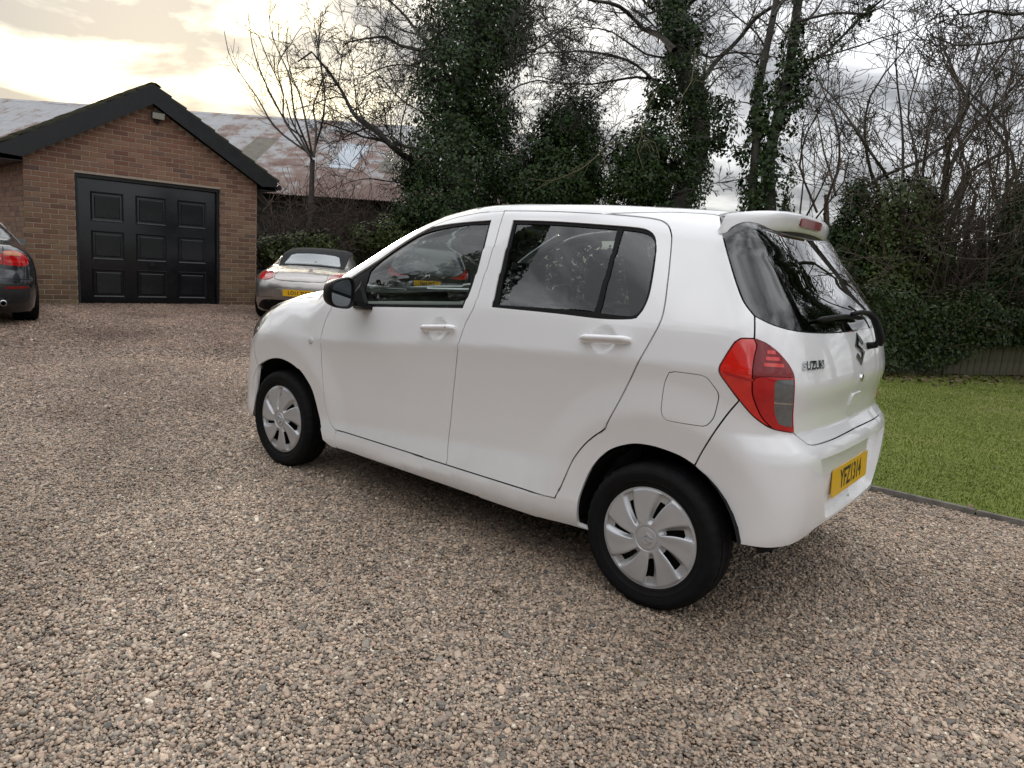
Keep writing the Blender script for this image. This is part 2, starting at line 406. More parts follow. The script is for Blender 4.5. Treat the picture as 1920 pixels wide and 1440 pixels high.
def far_tint(nt, pos, c):
    """the drive's far end is tinted darker and browner; the change wanders"""
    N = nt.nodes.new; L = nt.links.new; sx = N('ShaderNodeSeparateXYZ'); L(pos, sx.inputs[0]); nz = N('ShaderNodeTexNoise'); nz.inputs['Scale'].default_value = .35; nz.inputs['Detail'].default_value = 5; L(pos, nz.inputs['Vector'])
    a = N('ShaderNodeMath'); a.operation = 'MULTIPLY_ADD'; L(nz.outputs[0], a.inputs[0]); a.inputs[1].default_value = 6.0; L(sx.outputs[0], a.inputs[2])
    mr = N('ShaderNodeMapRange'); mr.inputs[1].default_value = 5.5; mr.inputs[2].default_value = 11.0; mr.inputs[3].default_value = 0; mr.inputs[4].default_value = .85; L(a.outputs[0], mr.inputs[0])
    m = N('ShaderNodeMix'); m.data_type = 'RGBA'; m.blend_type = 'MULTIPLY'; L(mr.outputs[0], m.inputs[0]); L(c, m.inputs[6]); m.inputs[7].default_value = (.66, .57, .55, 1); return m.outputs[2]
def stone_mat(name, pos_socket=True):
    M = bpy.data.materials.new(name); M.use_nodes = True; nt = M.node_tree; N = nt.nodes.new; L = nt.links.new; b = nt.nodes['Principled BSDF']
    oi = N('ShaderNodeObjectInfo'); ge = N('ShaderNodeNewGeometry'); ad = N('ShaderNodeMath'); ad.operation = 'ADD'; L(oi.outputs['Random'], ad.inputs[0]); L(ge.outputs['Random Per Island'], ad.inputs[1]); fr = N('ShaderNodeMath'); fr.operation = 'FRACT'; L(ad.outputs[0], fr.inputs[0]); c = ramp_of(nt, fr.outputs[0], STONE)
    big = N('ShaderNodeTexNoise'); big.inputs['Scale'].default_value = .55; big.inputs['Detail'].default_value = 4; L(oi.outputs['Location'], big.inputs['Vector'])
    tint = ramp_of(nt, big.outputs[0], [(.34, (.58, .54, .50)), (.44, (.84, .81, .77)), (.55, (1.0, .98, .95)), (.66, (1.22, 1.19, 1.14))])
    mx = N('ShaderNodeMix'); mx.data_type = 'RGBA'; mx.blend_type = 'MULTIPLY'; mx.inputs[0].default_value = 1; L(c, mx.inputs[6]); L(tint, mx.inputs[7])
    tc = N('ShaderNodeTexCoord'); n = N('ShaderNodeTexNoise'); n.inputs['Scale'].default_value = 260.; n.inputs['Detail'].default_value = 4; L(tc.outputs['Object'], n.inputs['Vector'])
    sp_ = ramp_of(nt, n.outputs[0], [(.3, (.78, .78, .78)), (.7, (1.18, 1.18, 1.18))])
    m2 = N('ShaderNodeMix'); m2.data_type = 'RGBA'; m2.blend_type = 'MULTIPLY'; m2.inputs[0].default_value = 1; L(mx.outputs[2], m2.inputs[6]); L(sp_, m2.inputs[7])
    L(far_tint(nt, oi.outputs['Location'], m2.outputs[2]), b.inputs['Base Color']); b.inputs['Roughness'].default_value = .52
    return M
def gravel_ground_mat():
    M = bpy.data.materials.new('gravel_ground'); M.use_nodes = True; nt = M.node_tree; N = nt.nodes.new; L = nt.links.new; b = nt.nodes['Principled BSDF']
    tc = N('ShaderNodeTexCoord')
    v = N('ShaderNodeTexVoronoi'); v.inputs['Scale'].default_value = 62; L(tc.outputs['Object'], v.inputs['Vector'])
    sep = N('ShaderNodeSeparateColor'); L(v.outputs['Color'], sep.inputs[0]); c = ramp_of(nt, sep.outputs[0], STONE)
    edge = ramp_of(nt, v.outputs['Distance'], [(.30, (1, 1, 1)), (.70, (.45, .43, .41))])
    big = N('ShaderNodeTexNoise'); big.inputs['Scale'].default_value = .55; big.inputs['Detail'].default_value = 4; L(tc.outputs['Object'], big.inputs['Vector'])
    tint = ramp_of(nt, big.outputs[0], [(.34, (.50, .45, .43)), (.46, (.66, .60, .57)), (.56, (.78, .72, .68)), (.68, (.92, .87, .80))])
    a = N('ShaderNodeMix'); a.data_type = 'RGBA'; a.blend_type = 'MULTIPLY'; a.inputs[0].default_value = 1; L(c, a.inputs[6]); L(edge, a.inputs[7])
    d = N('ShaderNodeMix'); d.data_type = 'RGBA'; d.blend_type = 'MULTIPLY'; d.inputs[0].default_value = 1; L(a.outputs[2], d.inputs[6]); L(tint, d.inputs[7])
    L(far_tint(nt, tc.outputs['Object'], d.outputs[2]), b.inputs['Base Color']); b.inputs['Roughness'].default_value = .7
    bp = N('ShaderNodeBump'); bp.inputs['Strength'].default_value = .9; bp.inputs['Distance'].default_value = .012; bp.invert = True; L(v.outputs['Distance'], bp.inputs['Height']); L(bp.outputs[0], b.inputs['Normal'])
    return M
def sheet(name, x0, x1, y0, y1, z, m, **kw): return mesh_obj(name, [(x0, y0, z), (x1, y0, z), (x1, y1, z), (x0, y1, z)], [(0, 1, 2, 3)], m, **kw)
M_soil = mat('bare_soil', (.055, .045, .035), .95, var=.4, scale=6, bump=.5, bscale=30)
sheet('ground', -300, 300, -300, 300, -.02, M_soil, kind='structure')
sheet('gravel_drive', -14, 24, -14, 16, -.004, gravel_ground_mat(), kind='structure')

def scatter(name, pts, rot, scl, coll, m_label, kind='stuff', parent=None):
    """instances of a small set of shapes on points, by geometry nodes"""
    me = bpy.data.meshes.new(name); me.vertices.add(len(pts)); me.vertices.foreach_set('co', np.ascontiguousarray(pts, np.float32).ravel())
    for nm, arr in (('rot', rot), ('scl', scl)):
        at = me.attributes.new(nm, 'FLOAT_VECTOR', 'POINT'); at.data.foreach_set('vector', np.ascontiguousarray(arr, np.float32).ravel())
    o = link(bpy.data.objects.new(name, me), parent, label=m_label, kind=kind)
    ng = bpy.data.node_groups.new(name+'_nodes', 'GeometryNodeTree')
    ng.interface.new_socket('Geometry', in_out='INPUT', socket_type='NodeSocketGeometry'); ng.interface.new_socket('Geometry', in_out='OUTPUT', socket_type='NodeSocketGeometry')
    N = ng.nodes.new; L = ng.links.new; gi = N('NodeGroupInput'); go = N('NodeGroupOutput'); ip = N('GeometryNodeInstanceOnPoints'); ci = N('GeometryNodeCollectionInfo')
    ci.inputs['Collection'].default_value = coll; ci.inputs['Separate Children'].default_value = True; ci.inputs['Reset Children'].default_value = True
    a1 = N('GeometryNodeInputNamedAttribute'); a1.data_type = 'FLOAT_VECTOR'; a1.inputs['Name'].default_value = 'rot'
    a2 = N('GeometryNodeInputNamedAttribute'); a2.data_type = 'FLOAT_VECTOR'; a2.inputs['Name'].default_value = 'scl'
    er = N('FunctionNodeEulerToRotation'); L(a1.outputs[0], er.inputs[0])
    L(gi.outputs[0], ip.inputs['Points']); L(ci.outputs[0], ip.inputs['Instance']); ip.inputs['Pick Instance'].default_value = True
    rv = N('FunctionNodeRandomValue'); rv.data_type = 'INT'; rv.inputs[4].default_value = 0; rv.inputs[5].default_value = 63
    L(rv.outputs[2], ip.inputs['Instance Index']); L(er.outputs[0], ip.inputs['Rotation']); L(a2.outputs[0], ip.inputs['Scale']); L(ip.outputs[0], go.inputs[0])
    md = o.modifiers.new('scatter', 'NODES'); md.node_group = ng
    return o
def view_area(d0, d1, margin, spacing, jit=.45):
    """jittered points on the ground in the wedge the photograph looks at, between two distances"""
    fx = np.array([CF[0], CF[1]]); fx /= np.linalg.norm(fx); rx = np.array([-fx[1], fx[0]])*-1
    half = .76*d1+margin
    a = np.arange(d0, d1, spacing); b = np.arange(-half, half, spacing)
    A, B = np.meshgrid(a, b); A = A.ravel()+rng.uniform(-jit, jit, A.size)*spacing; B = B.ravel()+rng.uniform(-jit, jit, B.size)*spacing
    k = np.abs(B) < .76*A+margin; A, B = A[k], B[k]
    return np.stack([CAM[0]+A*fx[0]+B*rx[0], CAM[1]+A*fx[1]+B*rx[1]], 1)
LAWN_Y = -1.74
def pebbles():
    coll = bpy.data.collections.new('pebble_shapes'); M = stone_mat('pebble')
    r = random.Random(3)
    base = bmesh.new(); bmesh.ops.create_icosphere(base, subdivisions=2, radius=.5); B = np.array([v.co[:] for v in base.verts]); BF = np.array([[v.index for v in f.verts] for f in base.faces]); base.free()
    def stone(k):
        off = Vector((r.uniform(0, 99), r.uniform(0, 99), r.uniform(0, 99)))
        V = B*np.array([1+noise.noise(Vector(v)*2.0+off)*.42+noise.noise(Vector(v)*4.5+off)*.14 for v in B])[:, None]
        return np.clip(V, [-.42, -.40, -.36], [.44, .40, .36])
    shapes = [stone(k) for k in range(24)]
    for i in range(14):                                 # each shape set is a palmful of stones
        V = []; F = []; n = 0; C = []
        for q in range(22):
            for t in range(30):
                c = np.array([r.gauss(0, .017), r.gauss(0, .017)]); sz = .0094*math.exp(r.gauss(0, .30))*(1.9 if r.random() < .03 else 1)
                if all(np.hypot(*(c-p)) > (sz+w)*.40 for p, w in C): break
            C.append((c, sz)); S3 = np.array([sz*r.uniform(.95, 1.5), sz*r.uniform(.8, 1.1), sz*r.uniform(.45, .8)])
            R3 = np.array(Matrix.Rotation(r.uniform(0, 6.28), 3, 'Z') @ Matrix.Rotation(r.gauss(0, .35), 3, 'X') @ Matrix.Rotation(r.gauss(0, .35), 3, 'Y'))
            v = (r.choice(shapes)*S3) @ R3.T+np.array([c[0], c[1], sz*r.uniform(-.12, .55)]); V.append(v); F.append(BF+n); n += len(v)
        o = fast_mesh('pebble', np.concatenate(V), np.concatenate(F), M, smooth=True); COL.objects.unlink(o); coll.objects.link(o)
    P = []; S = []
    for d0, d1, mg, sp_, sz in ((1.15, 4.8, .7, .030, 1.0), (4.8, 7.6, .8, .036, 1.12), (7.6, 16.0, .3, .056, 1.55)):
        p = view_area(d0, d1, mg, sp_); k = (p[:, 1] > LAWN_Y+.035) | (p[:, 0] > 3.62)
        k &= ~((p[:, 0] > .5) & (p[:, 0] < 1.9) & (np.abs(p[:, 1]) < .25)); p = p[k]
        P.append(p); S.append(sz*rng.uniform(.82, 1.25, len(p)))
    P = np.concatenate(P); S = np.concatenate(S); n = len(P); z = rng.uniform(-.001, .003, n)
    pts = np.stack([P[:, 0], P[:, 1], z], 1)
    for x0 in (0., WB):
        for y0 in (.705, -.705):
            k = (np.abs(P[:, 0]-x0) < .10) & (np.abs(P[:, 1]-y0) < .09); pts[k, 2] = -.007
    rot = np.stack([rng.normal(0, .03, n), rng.normal(0, .03, n), rng.uniform(0, 6.28, n)], 1); scl = np.stack([S, S, S], 1)
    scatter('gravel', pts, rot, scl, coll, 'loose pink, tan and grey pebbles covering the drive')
pebbles()

def lawn():
    M = bpy.data.materials.new('turf'); M.use_nodes = True; nt = M.node_tree; N = nt.nodes.new; L = nt.links.new; b = nt.nodes['Principled BSDF']
    tc = N('ShaderNodeTexCoord'); n1 = N('ShaderNodeTexNoise'); n1.inputs['Scale'].default_value = 1.1; n1.inputs['Detail'].default_value = 6; L(tc.outputs['Object'], n1.inputs['Vector'])
    c = ramp_of(nt, n1.outputs[0], [(.3, (.15, .19, .03)), (.5, (.19, .235, .04)), (.7, (.235, .25, .065))]); L(c, b.inputs['Base Color']); b.inputs['Roughness'].default_value = .9
    n2 = N('ShaderNodeTexNoise'); n2.inputs['Scale'].default_value = 90; L(tc.outputs['Object'], n2.inputs['Vector']); bp = N('ShaderNodeBump'); bp.inputs['Strength'].default_value = .8; bp.inputs['Distance'].default_value = .03; L(n2.outputs[0], bp.inputs['Height']); L(bp.outputs[0], b.inputs['Normal'])
    sheet('lawn', -16, 3.55, -16, LAWN_Y-.03, .012, M, kind='structure')
    B = bpy.data.materials.new('grass_blade'); B.use_nodes = True; nt = B.node_tree; N = nt.nodes.new; L = nt.links.new; b = nt.nodes['Principled BSDF']
    oi = N('ShaderNodeObjectInfo'); big = N('ShaderNodeTexNoise'); big.inputs['Scale'].default_value = .9; big.inputs['Detail'].default_value = 5; L(oi.outputs['Location'], big.inputs['Vector'])
    ad = N('ShaderNodeMath'); ad.operation = 'MULTIPLY_ADD'; L(oi.outputs['Random'], ad.inputs[0]); ad.inputs[1].default_value = .35; L(big.outputs[0], ad.inputs[2])
    c = ramp_of(nt, ad.outputs[0], [(.38, (.14, .185, .024)), (.62, (.20, .25, .036)), (.85, (.25, .28, .06)), (1., (.36, .32, .14))]); L(c, b.inputs['Base Color']); b.inputs['Roughness'].default_value = .55
    coll = bpy.data.collections.new('grass_shapes'); r = random.Random(5)
    for i in range(6):
        m = MB()
        for k in range(9):
            a = r.uniform(0, 6.28); x, y = r.gauss(0, .016), r.gauss(0, .016); h = r.uniform(.010, .024); le = r.uniform(.3, 1.1)*h; w = .0022
            d = np.array([math.cos(a), math.sin(a), 0]); s_ = np.array([-d[1], d[0], 0])*w; p = np.array([x, y, 0.]); q = p+d*le*.4+np.array([0, 0, h*.7]); t = p+d*le+np.array([0, 0, h])
            m.add([p-s_, p+s_, q+s_*.8, q-s_*.8, t], [(0, 1, 2, 3), (3, 2, 4)])
        o = m.obj('grass_tuft', B); COL.objects.unlink(o); coll.objects.link(o)
    gx, gy = np.meshgrid(np.arange(-5.0, 3.4, .026), np.arange(-10.6, LAWN_Y-.03, .029)); p = np.stack([gx.ravel(), gy.ravel()], 1); p += rng.uniform(-.016, .016, p.shape)
    d = (p-CAM[:2])@(np.array(CF[:2])/np.linalg.norm(CF[:2])); l_ = np.abs((p-CAM[:2])@np.array([CR[0], CR[1]])); p = p[l_ < .76*d+.7]
    n = len(p); s = rng.uniform(.7, 1.25, n)
    scatter('grass', np.column_stack([p, np.full(n, .010)]), np.column_stack([rng.normal(0, .12, n), rng.normal(0, .12, n), rng.uniform(0, 6.28, n)]), np.column_stack([s, s, s*rng.uniform(.7, 1.2, n)]), coll, 'short mown grass of the lawn beside the drive')
    # timber edging board, in lengths
    E = empty('lawn_edging', 'low weathered timber edging board between lawn and gravel', 'edging', (0, LAWN_Y, 0)); Mt = mat('weathered_timber', (.15, .135, .115), .85, var=.35, scale=14, bump=.3, bscale=60)
    x = -5.6
    while x < 3.5:
        ln = min(2.4, 3.55-x); box('edging_board', (x, -.018+random.uniform(-.006, .006), -.05), (x+ln-.008, .014, .040+random.uniform(-.004, .004)), Mt, E, bevel=.004); x += ln
lawn()

# ================================================================== the white hatchback
M_white = mat('white_paint', (.87, .87, .865), .26, coat=1.0, var=.012, scale=3, spec=.5)
def road_grime(M):
    # a thin, patchy film of road dust low on the panels
    nt = M.node_tree; N = nt.nodes.new; L = nt.links.new; b = nt.nodes['Principled BSDF']; src = b.inputs['Base Color'].links[0].from_socket
    tc = N('ShaderNodeTexCoord'); sx = N('ShaderNodeSeparateXYZ'); L(tc.outputs['Object'], sx.inputs[0]); n = N('ShaderNodeTexNoise'); n.inputs['Scale'].default_value = 9; n.inputs['Detail'].default_value = 6; n.inputs['Roughness'].default_value = .65; L(tc.outputs['Object'], n.inputs['Vector'])
    mr = N('ShaderNodeMapRange'); mr.inputs[1].default_value = .52; mr.inputs[2].default_value = .22; mr.inputs[3].default_value = 0; mr.inputs[4].default_value = .42; L(sx.outputs[2], mr.inputs[0])
    mu = N('ShaderNodeMath'); mu.operation = 'MULTIPLY'; L(mr.outputs[0], mu.inputs[0]); L(n.outputs[0], mu.inputs[1])
    mx = N('ShaderNodeMix'); mx.data_type = 'RGBA'; L(mu.outputs[0], mx.inputs[0]); L(src, mx.inputs[6]); mx.inputs[7].default_value = (.38, .34, .29, 1); L(mx.outputs[2], b.inputs['Base Color'])
road_grime(M_white)
M_black = mat('black_plastic', (.009, .009, .0095), .42, spec=.16, var=.2, scale=60, bump=.06, bscale=900)
M_rubber = mat('rubber', (.006, .006, .0065), .55, spec=.16, var=.2, scale=40)
M_tyre = mat('tyre_rubber', (.0075, .0075, .008), .72, spec=.16, var=.25, scale=25, bump=.12, bscale=300)
M_dark = mat('underbody', (.010, .010, .010), .8, spec=.16, var=.3, scale=12)
M_cover = mat('wheel_silver', (.54, .55, .56), .36, metal=.45, coat=.25, var=.04, scale=14)
M_chrome = mat('chrome', (.62, .63, .64), .10, metal=1., var=.02)
M_red = mat('red_lens', (.50, .006, .008), .10, coat=.6, var=.1, scale=40)
M_redb = mat('bright_red_lens', (.72, .020, .012), .08, coat=1., var=.08, scale=40)
M_redd = mat('deep_red_lens', (.22, .004, .006), .12, coat=.25, var=.1, scale=40)
M_greyl = mat('smoked_lens', (.13, .135, .135), .10, coat=1., var=.15, scale=60)
M_lamp = mat('headlamp_glass', (.20, .22, .21), .06, coat=1., metal=.4, var=.3, scale=30)
M_glass = glass_mat('side_glass', (.70, .75, .73), .95)
M_pglass = glass_mat('rear_door_glass', (.40, .44, .43), 1.0)
M_rglass = glass_mat('rear_glass', (.07, .075, .075), .95)
M_mirror = mat('mirror_glass', (.20, .22, .23), .02, metal=1.)
M_seat = mat('grey_seat_cloth', (.045, .046, .05), .85, var=.2, scale=80, bump=.1, bscale=700)
M_dash = mat('dash_grey', (.15, .155, .145), .6, var=.05, scale=50, bump=.05, bscale=900)
M_head = mat('headlining', (.16, .16, .15), .9, var=.04, scale=60)
M_yplate = mat('yellow_plate', (.80, .46, .015), .32, var=.03, scale=20)
M_ink = mat('plate_lettering', (.012, .012, .012), .4, var=.1)

def mir(pts): return [(2*S_REAR-a, b) for a, b in pts][::-1]
def mirf(pts): return [(2*S_FRONT-a, b) for a, b in pts][::-1]
L_fgap = [(1.995, .966), (2.024, .905), (2.036, .841), (2.038, .768), (2.032, .675), (2.015, .572), (2.006, .499), (1.989, .427), (1.959, .368), (1.915, .332), (1.891, .323)]
L_bot1 = [(1.891, .323), (1.045, .329)]
L_bot2 = [(1.045, .329), (.42, .334)]
L_bgap = [(1.045, .329), (1.068, .426), (1.063, .52), (1.052, .658), (1.035, .795), (1.02, .894), (1.012, .938), (.996, 1.005), (.972, 1.058), (.968, 1.10), (.973, 1.288), (.992, 1.465), (1.004, 1.508)]
L_rtop = [(1.004, 1.508), (.724, 1.507), (.475, 1.500)]
L_rgap = [(.475, 1.500), (.34, 1.493), (.23, 1.484), (.169, 1.475), (.126, 1.458), (.10, 1.432), (.084, 1.398), (.066, 1.303), (.056, 1.225), (.05, 1.161), (.053, 1.099), (.08, 1.021), (.107, .952), (.137, .874), (.178, .771), (.218, .680), (.232, .657), (.273, .622), (.315, .578), (.357, .516), (.382, .455), (.42, .334)]
L_ftop = [(1.004, 1.508), (1.195, 1.494), (1.39, 1.455), (1.546, 1.383), (1.648, 1.318), (1.753, 1.243), (1.876, 1.170), (1.975, 1.110)]
L_fwin = [[(1.925, .985), (1.035, 1.057)], [(1.035, 1.057), (1.022, 1.172), (1.034, 1.321), (1.055, 1.463)],
          [(1.055, 1.463), (1.288, 1.446), (1.42, 1.430), (1.50, 1.414), (1.632, 1.362), (1.734, 1.298), (1.833, 1.212), (1.95, 1.115)], [(1.95, 1.115), (1.925, .985)]]
L_fglass = [[(1.764, 1.016), (1.385, 1.045), (1.047, 1.075)], [(1.047, 1.075), (1.044, 1.26), (1.066, 1.447)],
            [(1.066, 1.447), (1.196, 1.441), (1.30, 1.431), (1.391, 1.417), (1.454, 1.404), (1.52, 1.383), (1.601, 1.341), (1.679, 1.290), (1.753, 1.225), (1.790, 1.185)], [(1.790, 1.185), (1.78, 1.103), (1.764, 1.016)]]
L_rwin = [[(.868, 1.077), (.531, 1.083), (.297, 1.084), (.166, 1.096), (.142, 1.111), (.125, 1.148), (.12, 1.213), (.137, 1.329), (.161, 1.395), (.185, 1.421), (.218, 1.436), (.271, 1.446), (.403, 1.453), (.694, 1.463), (.92, 1.465)], [(.92, 1.465), (.893, 1.27), (.868, 1.077)]]
L_rglassm = [[(.838, 1.092), (.554, 1.103), (.342, 1.108)], [(.342, 1.108), (.352, 1.291), (.368, 1.438)], [(.368, 1.438), (.65, 1.449), (.90, 1.451)], [(.90, 1.451), (.872, 1.272), (.838, 1.092)]]
L_qglass = [[(.315, 1.107), (.333, 1.291), (.342, 1.438)], [(.342, 1.438), (.267, 1.432), (.218, 1.423), (.181, 1.402), (.160, 1.371), (.140, 1.272), (.132, 1.186), (.141, 1.14), (.166, 1.112), (.221, 1.107), (.315, 1.107)]]
L_fuel = [(.0, .922), (-.018, .929), (-.101, .930), (-.117, .924), (-.151, .88), (-.156, .863), (-.152, .808), (-.146, .78), (-.132, .756), (-.12, .750), (-.008, .748), (.007, .762), (.013, .782), (.012, .874), (.0, .922)]
L_tail_out = [(-.235, 1.075), (-.198, 1.071), (-.184, 1.058), (-.159, .999), (-.148, .955), (-.176, .909), (-.211, .860)]
L_tail_low = [(-.211, .860), (-.245, .818), (-.279, .788), (-.315, .768), (-.391, .751)]
L_tail_in = [(-.391, .751), (-.375, .82), (-.361, .892), (-.355, .952), (-.349, .968), (-.333, .997), (-.301, 1.035), (-.266, 1.063), (-.235, 1.075)]
L_hgap = [(-.237, 1.150), (-.235, 1.075)]
L_glassl = [(-.124, 1.504), (-.135, 1.431), (-.163, 1.337), (-.188, 1.251), (-.208, 1.194), (-.237, 1.150)]
L_glassb = [(-.237, 1.150), (-.286, 1.126), (-.353, 1.110), (-.457, 1.101), (-.613, 1.097), (S_REAR, 1.096)]
L_hbot = [(-.391, .751), (-.43, .722), (-.466, .704), (-.617, .702), (-.75, .704), (S_REAR, .706)]
L_bline = [(-.211, .860), (-.181, .797), (-.151, .726), (-.128, .656), (-.112, .598)]
L_rarchA = [(-.112, .598), (-.165, .547), (-.205, .487), (-.234, .422), (-.25, .375), (-.258, .348)]
L_rarchB = [(.319, .240), (.320, .32), (.312, .383), (.282, .474), (.237, .545), (.186, .591), (.121, .623), (.073, .634), (.013, .635), (-.061, .622), (-.112, .598)]
L_bbot = [(-.258, .348), (-.313, .345), (-.352, .345), (-.422, .350), (-.489, .362), (-.551, .380), (-.70, .386), (S_REAR, .388)]
L_farchA = [(2.612, .566), (2.66, .503), (2.688, .437), (2.673, .339), (2.635, .255)]
L_farchB = [(1.983, .250), (2.0, .285), (2.035, .338), (2.065, .392), (2.087, .443), (2.116, .503), (2.16, .551), (2.22, .597), (2.297, .628), (2.385, .641), (2.46, .633), (2.537, .605), (2.612, .566)]
TL = [(2.06, .70), (2.2, .69), (2.4, .70), (2.54, .705), (2.70, .675), (2.83, .62), (2.93, .5), (2.985, .35), (3.0, 0)]
Tw = [tuple(p) for p in wall_inv(topm(np.array(TL, float)))]
def nrm(p): return car_n(p)

CARW = {}
def build_hatchback():
    T = empty('hatchback_car', 'white five-door hatchback with yellow rear number plate parked on the gravel', 'car')
    W, NF = wall, nrm
    def both(name, outer, m, **kw): return panel(name, outer, W, NF, m, T, both=True, **{'gap': .0031, 'rim': .03, **kw})
    # ---- painted panels
    both('body_side_panel', poly(L_bot2[::1], L_rgap[::-1], [(.475, 1.500), (.2, 1.514), (-.05, 1.512), (-.124, 1.504)], L_glassl, L_hgap, L_tail_out, L_bline, L_rarchA[:1]+L_rarchB[::-1], [(.319, .240), (.36, .225), (1.88, .225)], [(1.88, .225), (1.891, .323)], L_bot1),
         M_white, rim=.018, holes=[poly(L_fuel)], hrim=.006, hgap=.0014)
    both('fuel_flap', poly(L_fuel), M_white, gap=.0014, rim=.006)
    both('front_wing', poly(L_fgap, [(1.891, .323), (1.88, .225), (1.983, .250)], L_farchB, [(2.612, .566), (2.637, .61), (2.645, .65), (2.672, .742)], [(2.672, .742), (2.60, .80), Tw[3]], Tw[:4][::-1], [Tw[0], (1.975, 1.110), (1.985, 1.03), (1.995, .966)]), M_white, rim=.018)
    both('front_bumper', poly([(2.612, .566), (2.637, .61), (2.645, .65), (2.672, .742)], [(2.672, .742), (2.76, .695), (2.95, .665), Tw[6]], Tw[6:9], mirf(Tw[6:9]), mirf([(2.672, .742), (2.76, .695), (2.95, .665), Tw[6]]), mirf([(2.612, .566), (2.637, .61), (2.645, .65), (2.672, .742)]), mirf(L_farchA), mirf([(2.635, .255), (2.9, .215), (S_FRONT, .21)]), [(2.635, .255), (2.9, .215), (S_FRONT, .21)][::-1], L_farchA[::-1]), M_white, rim=.02)[1].hide_render = False
    dents = lambda c: [((c[0], c[1]), .085, .009)]
    fd = both('front_door', poly(L_fgap, L_bot1, L_bgap, L_ftop, [(1.975, 1.110), (1.985, 1.03), (1.995, .966)]), M_white, holes=[poly(*L_fwin)], hrim=.014, fine=dents((1.167, .950)))
    rd = both('rear_door', poly(L_bgap, L_rtop, L_rgap, L_bot2[::-1]), M_white, holes=[poly(*L_rwin)], hrim=.014, fine=dents((.266, 1.008)))
    PULL = np.array([(S_REAR-math.copysign(abs(math.cos(a))**(2/3.2), math.cos(a))*.076, .803+math.copysign(abs(math.sin(a))**(2/3.2), math.sin(a))*.053) for a in np.linspace(0, 2*math.pi, 41)[:-1]])
    panel('tailgate', poly(L_hgap, L_tail_in[::-1], L_hbot, mir(L_hbot), mir(L_tail_in[::-1]), mir(L_hgap), mir(L_glassb), L_glassb[::-1]), W, NF, M_white, T, rim=.015, holes=[PULL], hrim=.001)
    RC = [[(-.50, .652), (-.60, .41), (-.62, .398)], [(-.62, .398), (2*S_REAR+.62, .398)], mir([(-.50, .652), (-.60, .41), (-.62, .398)]), [(2*S_REAR+.50, .652), (-.50, .652)]]
    bp = panel('rear_bumper', poly(L_bline[::-1], L_tail_low, L_hbot, mir(L_hbot), mir(L_tail_low), mir(L_bline[::-1]), mir(L_rarchA), mir(L_bbot), L_bbot[::-1], L_rarchA[::-1]), W, NF, M_white, T, holes=[poly(*RC)], rim=.02, hrim=.035)
    panel('plate_recess', poly(*RC), W, NF, M_white, bp, off=-.034, gap=-.001, rim=0)
    # ---- roof with the windscreen frame, windscreen, bonnet (cut in plan)
    edge = np.concatenate([W(poly(L_ftop[::-1]+[(1.1, 1.503)], step=.03)), W(poly(L_rtop, [(.475, 1.500), (.2, 1.514), (-.05, 1.512), (-.118, 1.506)], step=.03))])[:, :2]
    e2 = [tuple(p) for p in edge if True]; xb = e2[-1]
    wsl = [(2.02, .640), (1.8, .585), (1.62, .548), (1.45, .510)]
    ws = [wsl, [(1.45, .51), (1.50, .3), (1.53, 0), (1.50, -.3), (1.45, -.51)], [(a, -b) for a, b in wsl[::-1]], [(2.02, -.64), (2.25, -.42), (2.36, 0), (2.25, .42), (2.02, .64)]]
    back = [xb, (-.085, .3), (-.10, 0), (-.085, -.3), (xb[0], -xb[1])]
    cowl = [(TL[0][0], -.70), (2.32, -.45), (2.43, 0), (2.32, .45), (TL[0][0], .70)]
    pl = poly(e2, back, [(a, -b) for a, b in e2[::-1]], [(e2[0][0], -e2[0][1]), (TL[0][0], -.70)], cowl, [(TL[0][0], .70), e2[0]])
    panel('roof', pl, topm, NF, M_white, T, holes=[poly(*ws)], rim=.012, gap=.0016)
    panel('windscreen', poly(*ws), topm, NF, M_glass, T, off=-.004, gap=0, rim=0)
    bon = poly(cowl[::-1], [(a, b) for a, b in TL], [(a, -b) for a, b in TL[::-1]])
    panel('bonnet', bon, topm, NF, M_white, T, rim=.015, off=.001)
    # ---- window seals and glass
    for k, d in enumerate(fd):
        mi = bool(k)
        panel('window_seal', poly(*L_fwin), W, NF, M_rubber, d, holes=[poly(*L_fglass)], off=-.006, gap=-.004, rim=0, hrim=.008, mirror=mi)
        panel('window_glass', poly(*L_fglass), W, NF, M_glass, d, off=-.011, gap=-.002, rim=0, mirror=mi)
    for k, d in enumerate(rd):
        mi = bool(k)
        panel('window_seal', poly(*L_rwin), W, NF, M_rubber, d, holes=[poly(*L_rglassm), poly(*L_qglass)], off=-.006, gap=-.004, rim=0, hrim=.008, mirror=mi)
        panel('window_glass', poly(*L_rglassm), W, NF, M_pglass, d, off=-.011, gap=-.002, rim=0, mirror=mi)
        panel('quarter_glass', poly(*L_qglass), W, NF, M_pglass, d, off=-.011, gap=-.002, rim=0, mirror=mi)
    gtop = [(-.124, 1.504), (-.45, 1.500), (S_REAR, 1.495)]
    rg = poly(L_glassl, L_glassb, mir(L_glassb), mir(L_glassl), mir(gtop), gtop[::-1])
    panel('rear_window', rg, W, NF, M_rglass, T, off=-.003, gap=.003, rim=.004)
    # ---- lamps
    dv1 = [(-.235, 1.073), (-.242, 1.053), (-.237, 1.017), (-.234, .971), (-.236, .929)]
    dv2 = [(-.236, .929), (-.243, .946), (-.26, .951), (-.293, .953), (-.354, .953)]
    dv3 = [(-.236, .929), (-.244, .879), (-.277, .808), (-.315, .768)]
    GR = [[(-.352, .946), (-.300, .943), (-.294, .934), (-.300, .88), (-.309, .83), (-.326, .79), (-.340, .781), (-.380, .772)], [(-.380, .772), (-.371, .82), (-.359, .892), (-.352, .946)]]
